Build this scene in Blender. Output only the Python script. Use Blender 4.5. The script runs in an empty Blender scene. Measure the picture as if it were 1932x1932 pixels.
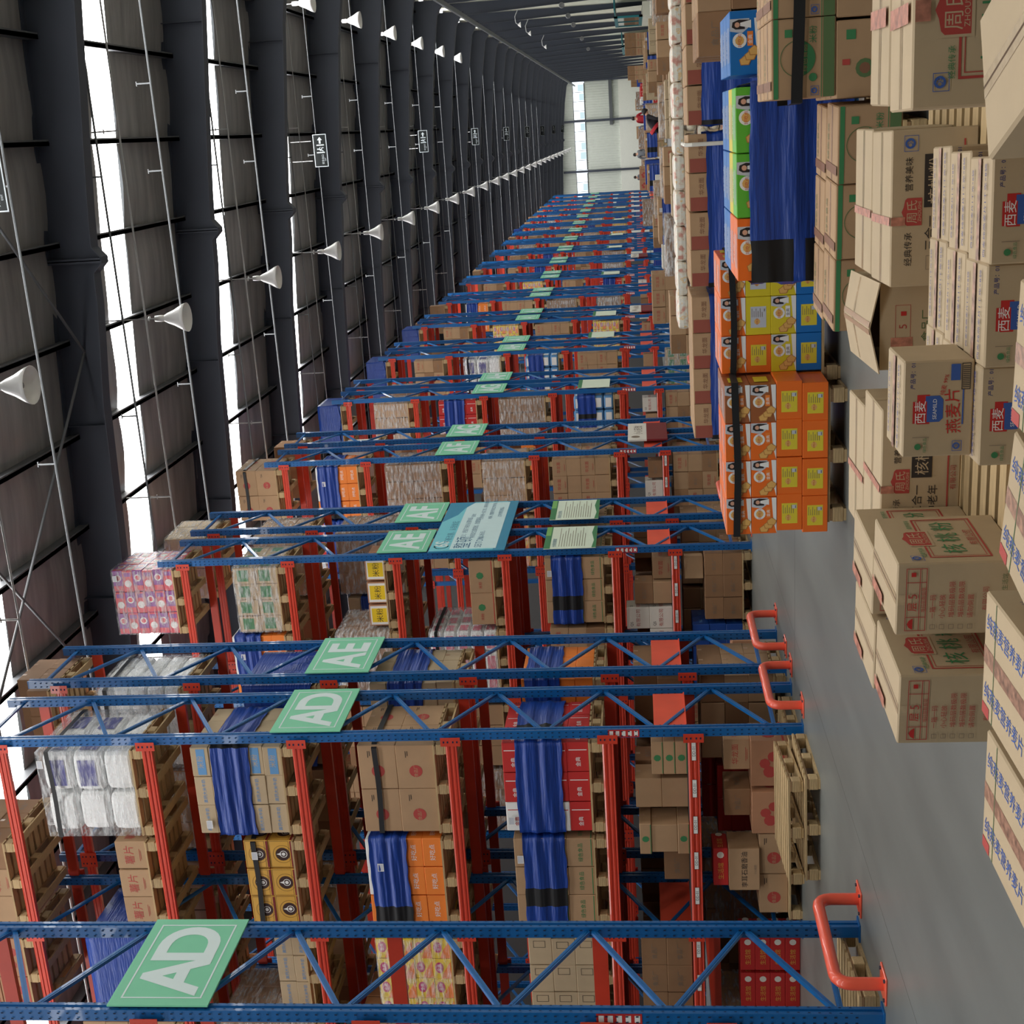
import bpy, math, random
import numpy as np
from mathutils import Vector, Matrix
R = math.radians
rng = random.Random(7)
scene = bpy.context.scene
col = scene.collection

# ------------------------------------------------------------------ camera
FPX, YAW, PITCH, ROLL = 2430.4, R(16.564), R(5.952), R(-1.971)
cy, sy, cp, sp, cr, sr = math.cos(YAW), math.sin(YAW), math.cos(PITCH), math.sin(PITCH), math.cos(ROLL), math.sin(ROLL)
fw = Vector((-sy*cp, cy*cp, sp)); r0 = Vector((cy, sy, 0)); u0 = r0.cross(fw)
rt = cr*r0 + sr*u0; up = -sr*r0 + cr*u0
cam_d = bpy.data.cameras.new('camera'); cam = bpy.data.objects.new('camera', cam_d); col.objects.link(cam)
cam_d.sensor_width = 36; cam_d.lens = FPX/1932*36; cam_d.clip_end = 400; cam_d.clip_start = .05
m = Matrix.Identity(4)                     # the phone was held on its side: picture left is up
for i in range(3):
    m[i][0], m[i][1], m[i][2] = -up[i], rt[i], -fw[i]
m.translation = Vector((0, 0, 1.6)); cam.matrix_world = m
scene.camera = cam

# ------------------------------------------------------------------ sky and exposure
SKYLIGHT = 11.0
w = bpy.data.worlds.new('world'); scene.world = w; w.use_nodes = True
w.node_tree.nodes['Background'].inputs[0].default_value = (.80, .90, 1, 1)
w.node_tree.nodes['Background'].inputs[1].default_value = 2.0
vs = scene.view_settings
vs.view_transform = 'Standard'; vs.look = 'None'; vs.gamma = 1; vs.use_curve_mapping = False
vs.exposure = -0.08
scene.cycles.max_bounces = 5; scene.cycles.diffuse_bounces = 4; scene.cycles.glossy_bounces = 2; scene.cycles.transparent_max_bounces = 6

# ------------------------------------------------------------------ lettering (made first, while the scene is empty)
TEXTS = list('ADEFGHIJKLMNOPQRSTUVWX') + [
 '周氏','ZHOUSHI','经典传承','营养美味','三合一','核桃粉','中老年','核','桃','粉','5','层','西麦','SEAMILD','燕麦片','产品号：01','纯麦 99%','QS',
 '西麦纯燕麦片1千克×8袋','纯燕麦营养麦片','燕麦营养麦片','高钙大米牛奶','薯片','李耳石磨香油','小心轻放','绿色食品','6S','整顿','SEITON','不断改善，从我做起',
 '定义：把留下来的必要物品','依规定位置摆放，放置整齐','加以标识。','目的：','工作场所一目了然，消除寻找物品的','时间，整整齐齐的工作环境，消除','过多的积压物品。',
 '仓库管理制度','货架安全须知','安全出口','EXIT','食品厂','好吃点','米粉','华龙面','DD-01','有限公司','金典','生活馆','一箱一码','请勿倒置','防潮','堆码层数极限']
GLY = {}
def _glyphs():
    obs = []
    for s in TEXTS:
        for b in ((0, .028) if s.isascii() and len(s) < 3 else (0,)):
            cu = bpy.data.curves.new('t', 'FONT'); cu.body = s; cu.size = 1; cu.resolution_u = 7 if len(s) < 3 and s.isascii() else 2
            cu.align_x = 'CENTER'; cu.align_y = 'CENTER'; cu.offset = b
            o = bpy.data.objects.new('t', cu); col.objects.link(o); obs.append((s, b > 0, o))
    dg = bpy.context.evaluated_depsgraph_get()
    for s, b, o in obs:
        me = bpy.data.meshes.new_from_object(o.evaluated_get(dg))
        v = np.array([x.co[:2] for x in me.vertices]) if len(me.vertices) else np.zeros((0, 2))
        if len(v): v = v - (v.max(0) + v.min(0))/2
        GLY[(s, b)] = (v, [tuple(p.vertices) for p in me.polygons])
        bpy.data.meshes.remove(me)
    for s, b, o in obs:
        cu = o.data; bpy.data.objects.remove(o); bpy.data.curves.remove(cu)
_glyphs()

# ------------------------------------------------------------------ materials
MAT = {}
def lin(c): return tuple(((x/255)/12.92 if x <= 10 else ((x/255+.055)/1.055)**2.4) for x in c)
def mat(name, c, rough=.7, metal=0, var=.10, scale=6, rnd=.08, bump=0, stretch=None, coat=0, spec=.5):
    m = bpy.data.materials.new(name); m.use_nodes = True; nt = m.node_tree; n = nt.nodes; l = nt.links
    p = n['Principled BSDF']; p.inputs['Roughness'].default_value = rough; p.inputs['Metallic'].default_value = metal
    p.inputs['Specular IOR Level'].default_value = spec
    if coat: p.inputs['Coat Weight'].default_value = coat
    L = lin(c)
    tc = n.new('ShaderNodeTexCoord'); no = n.new('ShaderNodeTexNoise'); no.inputs['Scale'].default_value = scale; no.inputs['Detail'].default_value = 5
    src = tc.outputs['Object']
    if stretch:
        mp = n.new('ShaderNodeMapping'); mp.inputs['Scale'].default_value = stretch; l.new(src, mp.inputs[0]); src = mp.outputs[0]
    l.new(src, no.inputs['Vector'])
    oi = n.new('ShaderNodeObjectInfo'); a = n.new('ShaderNodeMath'); a.operation = 'MULTIPLY_ADD'
    l.new(no.outputs['Fac'], a.inputs[0]); a.inputs[1].default_value = 2*var*1.6; a.inputs[2].default_value = 1 - var*1.6 - rnd
    b = n.new('ShaderNodeMath'); b.operation = 'MULTIPLY_ADD'; l.new(oi.outputs['Random'], b.inputs[0]); b.inputs[1].default_value = 2*rnd; l.new(a.outputs[0], b.inputs[2])
    h = n.new('ShaderNodeHueSaturation'); h.inputs['Color'].default_value = (*L, 1); l.new(b.outputs[0], h.inputs['Value'])
    l.new(h.outputs[0], p.inputs['Base Color'])
    if bump:
        bu = n.new('ShaderNodeBump'); bu.inputs['Strength'].default_value = bump; bu.inputs['Distance'].default_value = .02
        l.new(no.outputs['Fac'], bu.inputs['Height']); l.new(bu.outputs[0], p.inputs['Normal'])
    MAT[name] = m; return m
def flat(name, c, rough=.6): return mat(name, c, rough, var=.03, rnd=.02)
mat('kraft', (174,141,107), .75, var=.07, scale=5, rnd=.07)
mat('kraft_pale', (186,165,134), .7, var=.06, scale=6, rnd=.05)
mat('kraft_dark', (146,110,78), .75, var=.1, scale=5, rnd=.1)
mat('kraft_red', (176,128,96), .7, var=.08, scale=5, rnd=.08)
mat('tape', (178,142,112), .3, var=.1)
mat('tape_red', (184,122,102), .4, var=.6, scale=30, rnd=.0)
mat('tape_pattern', (158,120,100), .35, var=.8, scale=34, rnd=0)
mat('film_tape', (196,174,142), .16, var=.12, scale=40)
mat('seam', (96,74,54), .9)
mat('wood', (184,158,116), .8, var=.2, scale=5, rnd=.13, bump=.25, stretch=(1.5,14,14))
mat('wood_dark', (150,120,86), .85, var=.22, scale=5, rnd=.12, bump=.25, stretch=(14,1.5,14))
mat('rack_blue', (6,92,158), .38, var=.10, scale=4, rnd=.03, coat=.3)
mat('rack_blue_brace', (22,104,172), .35, var=.1, scale=4, rnd=.05, coat=.3)
mat('rack_orange', (204,62,40), .38, var=.10, scale=4, rnd=.04, coat=.25)
mat('guard_orange', (236,92,66), .35, var=.08, scale=5, rnd=.03, coat=.4)
mat('plate_orange', (228,84,58), .5, var=.08, scale=3, rnd=.05)
mat('floor_joint', (84,84,80), .6)
mat('hole', (8,34,66), .9)
mat('sign_green', (118,204,164), .5, var=.03, rnd=.03)
mat('sign_white', (214,232,232), .5, var=.02, rnd=.0)
mat('cloth_blue', (26,64,150), .36, var=.18, scale=5, rnd=.06, bump=.5, stretch=(.7,.7,8))
mat('cloth_black', (14,15,20), .7, var=.15)
mat('strap_black', (16,17,21), .55, var=.1)
mat('steel_dark', (60,66,80), .55, var=.06, scale=3, rnd=.04)
mat('purlin_steel', (92,94,98), .55, var=.12, scale=3)
mat('insulation', (158,156,156), .36, metal=.30, var=.40, scale=1.6, bump=.7, rnd=.0, stretch=(.35,2.6,1))
mat('pipe_white', (206,208,210), .35, var=.06)
mat('pipe_grey', (120,124,128), .45, var=.06)
mat('lamp_white', (254,254,254), .3, var=.0, rnd=.0, spec=.9)
mat('lamp_grey', (150,152,156), .35, metal=.6)
mat('exit_black', (16,22,24), .4, var=.05)
mat('exit_line', (196,206,212), .5, var=.04)
mat('floor_concrete', (110,113,110), .40, var=.26, scale=.9, rnd=0, stretch=(1.8,.35,1))
mat('wall_cream', (222,222,206), .6, var=.05, scale=2)
mat('wall_white', (216,222,214), .6, var=.04, scale=2)
mat('wall_dado', (236,238,230), .7, var=.03)
mat('wall_rack_shade', (52,50,50), .7, var=.08)  # dark colour stands in for the shade of deep racks
mat('wall_dark', (92,96,100), .7, var=.08)
mat('teal', (28,116,124), .4, var=.05)
flat('rust_print', (148,76,62)); flat('red', (190,40,38)); flat('red_print', (176,66,60)); flat('darkred', (120,24,30)); flat('blue_print', (56,92,168)); flat('navy', (34,58,130))
flat('sky_print', (96,150,200)); flat('green_print', (58,128,80)); flat('olive_print', (86,112,70)); flat('black_print', (48,42,40)); flat('grey_print', (128,112,96))
flat('brown_print', (128,88,66)); flat('white', (236,236,234), .5); flat('paper', (222,236,216), .6); flat('offwhite', (226,222,212), .6)
flat('b_orange', (238,112,34), .35); flat('b_brown', (158,92,52), .35); flat('b_yellow', (222,202,44), .35); flat('b_green', (96,184,58), .35); flat('b_blue', (24,112,190), .35)
flat('b_label', (226,206,58), .4); flat('b_pale', (196,200,208), .4); flat('cookie', (226,176,98), .5); flat('cookie_edge', (186,124,62), .5); flat('skin', (214,164,138), .6); flat('hair', (34,26,26), .6)
flat('purple', (140,60,150), .35); flat('pink', (226,130,150), .4); flat('pinkred', (214,70,86), .35); flat('magenta', (196,40,110), .35); flat('gold', (214,164,70), .4); flat('coffee', (56,28,22), .5)
flat('candy', (236,204,50), .35); flat('tissue', (238,240,240), .3); flat('tissue_blue', (84,84,150), .3); flat('carton_orange', (240,132,50), .5); flat('carton_blue', (26,70,150), .4)
flat('board_teal', (116,204,218), .4); flat('board_pale', (206,234,238), .4); flat('board_edge', (44,140,178), .4); flat('board_text', (40,104,140), .5)
flat('grass', (118,180,96), .5); flat('cloth_dark', (30,26,34), .8); flat('cloth_red', (176,34,46), .8); flat('cloth_grey', (118,122,130), .8); flat('rope', (226,224,216), .7)
mat('sack_end', (206,196,174), .3, var=.18, scale=20)
mat('glass_dark', (52,64,66), .12, var=.3, scale=3)

def film(name, t=.80, rough=.16):
    m = bpy.data.materials.new(name); m.use_nodes = True; nt = m.node_tree; n = nt.nodes; l = nt.links
    n.remove(n['Principled BSDF']); o = n['Material Output']
    mx = n.new('ShaderNodeMixShader'); tr = n.new('ShaderNodeBsdfTransparent'); gl = n.new('ShaderNodeBsdfPrincipled')
    gl.inputs['Base Color'].default_value = (.92,.94,.96,1); gl.inputs['Roughness'].default_value = rough
    tc = n.new('ShaderNodeTexCoord'); mp = n.new('ShaderNodeMapping'); mp.inputs['Scale'].default_value = (3,3,12); no = n.new('ShaderNodeTexNoise')
    no.inputs['Scale'].default_value = 2.2; no.inputs['Detail'].default_value = 6; bu = n.new('ShaderNodeBump'); bu.inputs['Strength'].default_value = .9; bu.inputs['Distance'].default_value = .05
    l.new(tc.outputs['Object'], mp.inputs[0]); l.new(mp.outputs[0], no.inputs['Vector']); l.new(no.outputs['Fac'], bu.inputs['Height']); l.new(bu.outputs[0], gl.inputs['Normal'])
    ra = n.new('ShaderNodeMapRange'); ra.inputs[1].default_value = .40; ra.inputs[2].default_value = .70; ra.inputs[3].default_value = t+.1; ra.inputs[4].default_value = t-.35
    l.new(no.outputs['Fac'], ra.inputs[0]); inv = n.new('ShaderNodeMath'); inv.operation = 'SUBTRACT'; inv.inputs[0].default_value = 1; l.new(ra.outputs[0], inv.inputs[1])
    l.new(inv.outputs[0], mx.inputs[0]); l.new(tr.outputs[0], mx.inputs[1]); l.new(gl.outputs[0], mx.inputs[2]); l.new(mx.outputs[0], o.inputs['Surface'])
    MAT[name] = m
film('film', .84)
def emit(name, c, s):
    m = bpy.data.materials.new(name); m.use_nodes = True; nt = m.node_tree; n = nt.nodes; l = nt.links
    n.remove(n['Principled BSDF']); e = n.new('ShaderNodeEmission'); e.inputs[0].default_value = (*c, 1); e.inputs[1].default_value = s
    l.new(e.outputs[0], n['Material Output'].inputs['Surface']); MAT[name] = m
emit('skylight', (1,.985,.955), SKYLIGHT)        # translucent daylight sheets in the roof
emit('window_sky', (.93,.98,1), 1.6); emit('window_tree', (.72,.93,.98), 1.0)
def bagmat():
    m = bpy.data.materials.new('bag_print'); m.use_nodes = True; nt = m.node_tree; n = nt.nodes; l = nt.links; p = n['Principled BSDF']; p.inputs['Roughness'].default_value = .35
    tc = n.new('ShaderNodeTexCoord'); oi = n.new('ShaderNodeObjectInfo'); ad = n.new('ShaderNodeVectorMath'); ad.operation = 'ADD'
    sc_ = n.new('ShaderNodeVectorMath'); sc_.operation = 'SCALE'; l.new(oi.outputs['Location'], sc_.inputs[0]); sc_.inputs['Scale'].default_value = 1.7
    l.new(tc.outputs['Object'], ad.inputs[0]); l.new(sc_.outputs[0], ad.inputs[1])
    no = n.new('ShaderNodeTexNoise'); no.inputs['Scale'].default_value = 9; no.inputs['Detail'].default_value = 3; l.new(ad.outputs[0], no.inputs['Vector'])
    rp = n.new('ShaderNodeValToRGB'); e = rp.color_ramp.elements; e[0].position = .36; e[0].color = (.62,.30,.24,1); e[1].position = .47; e[1].color = (.78,.72,.60,1)
    x = e.new(.60); x.color = (.80,.78,.72,1); x = e.new(.68); x.color = (.82,.56,.24,1); x = e.new(.74); x.color = (.7,.7,.68,1)
    l.new(no.outputs['Fac'], rp.inputs[0]); l.new(rp.outputs[0], p.inputs['Base Color']); MAT['bag_print'] = m
bagmat()

# ------------------------------------------------------------------ mesh helpers
class MB:
    def __init__(s): s.v = []; s.f = []; s.mi = []; s.ms = []; s.k = 0
    def m(s, name):
        if name not in s.ms: s.ms.append(name)
        return s.ms.index(name)
    def add(s, vs, fs, mt):
        b = len(s.v); s.v.extend([tuple(x) for x in vs]); i = s.m(mt)
        for f in fs: s.f.append(tuple(b+q for q in f)); s.mi.append(i)
    def box(s, x0, x1, y0, y1, z0, z1, mt, top=None):
        v = [(x0,y0,z0),(x1,y0,z0),(x1,y1,z0),(x0,y1,z0),(x0,y0,z1),(x1,y0,z1),(x1,y1,z1),(x0,y1,z1)]
        s.add(v, [(0,3,2,1),(0,1,5,4),(1,2,6,5),(2,3,7,6),(3,0,4,7)], mt); s.add(v[4:], [(0,1,2,3)], top or mt)
    def cbox(s, x0, x1, y0, y1, z0, z1, c, mt):                 # box with chamfered edges
        X = ((x0,x0+c),(x1,x1-c)); Y = ((y0,y0+c),(y1,y1-c)); Z = ((z0,z0+c),(z1,z1-c)); v = []; ix = {}
        for i in (0,1):
            for j in (0,1):
                for k in (0,1):
                    for a in range(3):
                        ix[i,j,k,a] = len(v); v.append((X[i][a != 0], Y[j][a != 1], Z[k][a != 2]))
        f = []
        f += [[ix[0,j,k,0] for j,k in ((0,0),(0,1),(1,1),(1,0))], [ix[1,j,k,0] for j,k in ((0,0),(1,0),(1,1),(0,1))]]
        f += [[ix[i,0,k,1] for i,k in ((0,0),(1,0),(1,1),(0,1))], [ix[i,1,k,1] for i,k in ((0,0),(0,1),(1,1),(1,0))]]
        f += [[ix[i,j,0,2] for i,j in ((0,0),(0,1),(1,1),(1,0))], [ix[i,j,1,2] for i,j in ((0,0),(1,0),(1,1),(0,1))]]
        for p in (0,1):
            for q in (0,1):
                f += [[ix[p,q,0,0],ix[p,q,1,0],ix[p,q,1,1],ix[p,q,0,1]], [ix[p,0,q,0],ix[p,1,q,0],ix[p,1,q,2],ix[p,0,q,2]], [ix[0,p,q,1],ix[1,p,q,1],ix[1,p,q,2],ix[0,p,q,2]]]
        for i in (0,1):
            for j in (0,1):
                for k in (0,1): f.append([ix[i,j,k,0],ix[i,j,k,1],ix[i,j,k,2]])
        s.add(v, f, mt)
    def tube(s, pts, r, mt, n=8, cap=True):
        P = [Vector(p) for p in pts]; rings = []; T = None
        for i, p in enumerate(P):
            d = (P[min(i+1,len(P)-1)] - P[max(i-1,0)]).normalized()
            if T is None: T = d.orthogonal().normalized()
            T = (T - d*T.dot(d)).normalized(); B = d.cross(T)
            rings.append([p + r*(math.cos(a)*T + math.sin(a)*B) for a in [2*math.pi*k/n for k in range(n)]])
        v = [x for g in rings for x in g]; f = []
        for i in range(len(P)-1):
            for k in range(n): f.append((i*n+k, i*n+(k+1)%n, (i+1)*n+(k+1)%n, (i+1)*n+k))
        if cap: f += [tuple(range(n))[::-1], tuple((len(P)-1)*n+k for k in range(n))]
        s.add(v, f, mt)
    def bar(s, p, q, wd, th, mt, side=(1,0,0)):                   # flat bar from p to q
        p, q = Vector(p), Vector(q); d = (q-p).normalized(); b = Vector(side); a = d.cross(b).normalized()
        v = [e + a*i*wd/2 + b*j*th/2 for e in (p, q) for i, j in ((-1,-1),(1,-1),(1,1),(-1,1))]
        s.add(v, [(0,3,2,1),(4,5,6,7),(0,1,5,4),(1,2,6,5),(2,3,7,6),(3,0,4,7)], mt)
    def lathe(s, prof, mt, n=20):
        v = [(r_*math.cos(2*math.pi*k/n), r_*math.sin(2*math.pi*k/n), z) for r_, z in prof for k in range(n)]
        s.add(v, [(i*n+k, i*n+(k+1)%n, (i+1)*n+(k+1)%n, (i+1)*n+k) for i in range(len(prof)-1) for k in range(n)], mt)
    # flat print on a face frame F = (origin, u, v)
    def _p(s, F, pts, faces, mt):
        o, u, v = F; n = u.cross(v); s.k += 1; o2 = o + n*(.0008 + .00018*min(s.k, 44))
        s.add([o2 + u*a + v*b for a, b in pts], faces, mt)
    def rect(s, F, a0, b0, a1, b1, mt): s._p(F, [(a0,b0),(a1,b0),(a1,b1),(a0,b1)], [(0,1,2,3)], mt)
    def frame(s, F, a0, b0, a1, b1, t, mt):
        s._p(F, [(a0,b0),(a1,b0),(a1,b1),(a0,b1),(a0+t,b0+t),(a1-t,b0+t),(a1-t,b1-t),(a0+t,b1-t)], [(0,1,5,4),(1,2,6,5),(2,3,7,6),(3,0,4,7)], mt)
    def disc(s, F, a, b, r_, mt, n=20, sx=1): s._p(F, [(a+sx*r_*math.cos(2*math.pi*k/n), b+r_*math.sin(2*math.pi*k/n)) for k in range(n)], [tuple(range(n))], mt)
    def ring(s, F, a, b, r_, t, mt, n=24):
        p = [(a+q*math.cos(2*math.pi*k/n), b+q*math.sin(2*math.pi*k/n)) for q in (r_-t, r_) for k in range(n)]
        s._p(F, p, [(k, n+k, n+(k+1)%n, (k+1)%n) for k in range(n)], mt)
    def poly(s, F, pts, mt): s._p(F, pts, [tuple(range(len(pts)))], mt)
    def text(s, F, t, a, b, size, mt, rot=0, bold=False, sx=1):
        if (t, bold) not in GLY: bold = False
        v, f = GLY[(t, bold)]; c, q = math.cos(rot), math.sin(rot)
        s._p(F, [(a + size*(x*sx*c - y*q), b + size*(x*sx*q + y*c)) for x, y in v], f, mt)
    def mesh(s, name, smooth=False):
        me = bpy.data.meshes.new(name); me.from_pydata(s.v, [], s.f)
        for x in s.ms: me.materials.append(MAT[x])
        me.polygons.foreach_set('material_index', s.mi)
        if smooth: me.polygons.foreach_set('use_smooth', [True]*len(s.f))
        me.update(); return me
X, Y, Z = Vector((1,0,0)), Vector((0,1,0)), Vector((0,0,1))
def FF(face, w, d, h):
    return {'f': (Vector((0,-d/2,h/2)), X, Z), 'b': (Vector((0,d/2,h/2)), -X, Z), 'r': (Vector((w/2,0,h/2)), Y, Z),
            'l': (Vector((-w/2,0,h/2)), -Y, Z), 't': (Vector((0,0,h)), X, Y)}[face]
def link(name, me, parent=None, loc=(0,0,0), rot=(0,0,0), scale=None):
    o = bpy.data.objects.new(name, me); col.objects.link(o); o.location = loc; o.rotation_euler = rot
    if scale: o.scale = scale
    if parent: o.parent = parent
    return o
def tag(o, label, cat, group=None):
    o['label'] = label; o['category'] = cat
    if group: o['group'] = group
    return o
def empty(name, loc, rz, label, cat, group=None):
    o = link(name, None, None, loc, (0,0,rz)); o.empty_display_size = .1; return tag(o, label, cat, group)
def struct(name, me, parent=None):
    o = link(name, me, parent)
    if not parent: o['kind'] = 'structure'
    return o
ORD = 'first second third fourth fifth sixth seventh eighth ninth tenth eleventh twelfth thirteenth fourteenth fifteenth sixteenth seventeenth eighteenth nineteenth twentieth'.split()
def nth(i):
    if i < 20: return ORD[i]
    return ('twenty-' if i < 29 else 'thirty-' if i < 39 else 'forty-') + ORD[(i-20) % 10] if i % 10 != 9 else {29: 'thirtieth', 39: 'fortieth'}.get(i, 'last')

# ================================================================== STRUCTURE
XR, XL, YB, YF = 5.7, -17.2, -4.0, 170.0
def roof(x): return 10.8 - .058*x
GY = [2+6*n for n in range(-1, 29)]
b = MB(); b.box(XL, XR, YB, YF, -.2, 0, 'floor_concrete'); floor = struct('floor', b.mesh('floor'))
b = MB()
for yy in np.arange(13.6, 120, 6.0): b.box(XL, XR, yy-.003, yy+.003, 0, .0008, 'floor_joint')
b.box(-5.602, -5.598, YB, YF, 0, .0008, 'floor_joint'); link('floor_joint', b.mesh('floor_joint'), floor)
# roof: insulation sheets sagging between purlins, skylight strips, purlins, girders
PX = [4.9-1.55*k for k in range(15)]
ceil = None
def sheet(y0, y1, nm, mt, sag):
    global ceil
    b = MB(); xs = []; ny = 5 if mt == 'insulation' else 1
    for k in range(len(PX)-1): xs += [PX[k] - t*(PX[k]-PX[k+1]) for t in ((0,.25,.5,.75) if ny > 1 else (0,))]
    xs = [XR] + xs + [PX[-1]]; n = len(xs); v = []
    for j in range(ny+1):
        yy = y0 + (y1-y0)*j/ny
        for i, x in enumerate(xs):
            t = ((PX[0]-x)/1.55) % 1
            v.append((x, yy, roof(x) - sag*math.sin(math.pi*t)*(.6+.5*math.sin(1.7*yy+x)) ))
    f = [(j*n+i, j*n+i+1, (j+1)*n+i+1, (j+1)*n+i) for j in range(ny) for i in range(n-1)]
    b.add(v, f, mt); o = struct(nm, b.mesh(nm, True), ceil)
    if ceil is None: ceil = o
    return o
for i, g in enumerate(GY[:-1]):
    sheet(g+3.2, g+6, 'ceiling' if ceil is None else 'insulation_sheet', 'insulation', .055)
    sheet(g, g+2.12, 'insulation_sheet', 'insulation', .055)
    sheet(g+2.12, g+3.2, 'skylight_panel', 'skylight', .03)
b = MB(); b.box(XL, XR, YB, YF, 12.9, 13.0, 'wall_dark'); link('roof_deck', b.mesh('roof_deck'), ceil)
for x in PX:
    b = MB(); z = roof(x); b.box(x-.035, x+.035, YB, YF, z-.20, z+.02, 'purlin_steel'); b.box(x-.035, x+.06, YB, YF, z-.20, z-.185, 'purlin_steel')
    link('purlin', b.mesh('purlin'), ceil)
prof = [(5.3,9.1),(4.7,9.45),(2.78,9.76),(1.5,9.88),(.16,10.01),(-.86,10.1),(-1.35,10.13),(-1.5,10.0),(-1.6,10.0),(-1.75,10.15),(-2.26,10.17),(-3.82,10.32),(-7.3,10.45),(-12,10.75),(-17.2,11.0)]
b = MB(); n = len(prof)
for s in (-.006, .006): b.add([(x, s, z) for x, z in prof] + [(x, s, roof(x)-.02) for x, z in prof], [(i, i+1, n+i+1, n+i) if s < 0 else (i, n+i, n+i+1, i+1) for i in range(n-1)], 'steel_dark')
for x0, x1 in ((0, 0), (1, 1)):
    for i in range(n-1):
        (xa, za), (xb, zb) = prof[i], prof[i+1]
        if x0: za, zb = roof(xa)-.01, roof(xb)-.01
        b.add([(xa,-.14,za),(xb,-.14,zb),(xb,.14,zb),(xa,.14,za),(xa,-.14,za-.016),(xb,-.14,zb-.016),(xb,.14,zb-.016),(xa,.14,za-.016)],
              [(0,1,2,3),(7,6,5,4),(0,4,5,1),(2,6,7,3)], 'steel_dark')
b.box(-1.59,-1.56,-.14,.14,9.98,roof(-1.5)-.02,'steel_dark'); b.box(-1.54,-1.51,-.14,.14,9.98,roof(-1.5)-.02,'steel_dark')
for x in (2.4, -4.2, -7.2): b.box(x-.006, x+.006, -.13, .13, np.interp(-x, [-p[0] for p in prof], [p[1] for p in prof]), roof(x)-.02, 'steel_dark')
gm = b.mesh('girder')
for g in GY[:-1]: link('girder', gm, ceil, (0, g, 0))
b = MB()                                                        # roof bracing rods in the nearest bays
for (p, q) in (((-3.0,14,10.55),(-9.3,20,10.9)), ((-9.3,14,10.9),(-3.0,20,10.55)), ((2.5,14,10.3),(-3.0,20,10.55))):
    b2 = MB(); b2.tube([p, q], .022, 'purlin_steel'); link('bracing_rod', b2.mesh('bracing_rod'), ceil)
# walls
def rib_wall(nm, along, fixed, a0, a1, z0, z1, mt, flip, pitch=.3):
    b = MB(); v = []; f = []; pts = []; k = a0
    while k < a1:
        for d, o in ((0,0),(.09,0),(.12,.03),(.18,.03),(.21,0)): pts.append((min(k+d, a1), o))
        k += pitch
    pts.append((a1, 0))
    for a, o in pts:
        for z in (z0, z1): v.append((a, fixed+flip*o, z) if along == 'x' else (fixed+flip*o, a, z))
    for i in range(len(pts)-1): f.append((2*i, 2*i+2, 2*i+3, 2*i+1))
    b.add(v, f, mt); return b
b = rib_wall('w', 'y', XR, YB, YF, 0, 10.5, 'wall_cream', -1, .5); wr = struct('wall_right', b.mesh('wall_right'))
b = MB(); b.box(XL-.2, XL, YB, YF, 0, 12.6, 'wall_rack_shade'); struct('wall_left_blocker', b.mesh('wall_left_blocker'))  # unseen wall, set close and dark to cut light among the racks
b = MB(); b.box(XL, XR, YB-.2, YB, 0, 12.6, 'wall_dark'); struct('wall_back_blocker', b.mesh('wall_back_blocker'))  # unseen wall, set close behind the camera to dim the foreground
b = rib_wall('w', 'x', YF, XL, XR, 3.3, 7.55, 'wall_white', -1, .3); wf = struct('wall_far', b.mesh('wall_far'))
b = rib_wall('w', 'x', YF, XL, XR, 9.0, 12.6, 'wall_white', -1, .3); link('upper_cladding', b.mesh('upper_cladding'), wf)
b = MB(); b.box(XL, XR, YF-.25, YF, 0, 3.3, 'wall_dado'); link('dado', b.mesh('dado'), wf)
b = MB(); b.box(-.1, 5.5, YF-.35, YF-.05, 4.1, 4.5, 'wall_dark'); link('girt', b.mesh('girt'), wf)
for x in (5.4,.55,-5.6,-11.8,-18):
    b = MB(); b.box(x-.13, x+.13, YF-.45, YF-.05, 0, 10.6, 'steel_dark'); link('column', b.mesh('column'), wf)
xs = [5.1,3.9,2.8,1.7,.68]
panes = []
for a, c in ((5.1,.68),(.42,-5.4),(-5.8,-11.6),(-12,-17.8)):
    k = 4 if a > 1 else 5
    for i in range(k): panes.append((c+(a-c)*i/k, c+(a-c)*(i+1)/k))
win = None
for i, (x0, x1) in enumerate(panes):
    b = MB(); x0, x1 = min(x0,x1)+.05, max(x0,x1)-.05
    b.box(x0, x1, YF-.06, YF-.02, 7.62, 8.95, 'window_sky')
    if i % 3 != 1: b.box(x0+.1, x1-.1, YF-.07, YF-.06, 7.64, 8.2+.15*(i % 2), 'window_tree')
    o = struct('window_%d' % (i+1), b.mesh('window')); 
    b = MB(); b.box(x0-.05, x0, YF-.1, YF-.01, 7.55, 9.0, 'wall_dark'); b.box(x0-.05, x1+.05, YF-.1, YF-.01, 8.95, 9.02, 'wall_dark'); b.box(x0-.05, x1+.05, YF-.1, YF-.01, 7.53, 7.62, 'wall_dark')
    link('window_frame', b.mesh('window_frame'), o)
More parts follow.
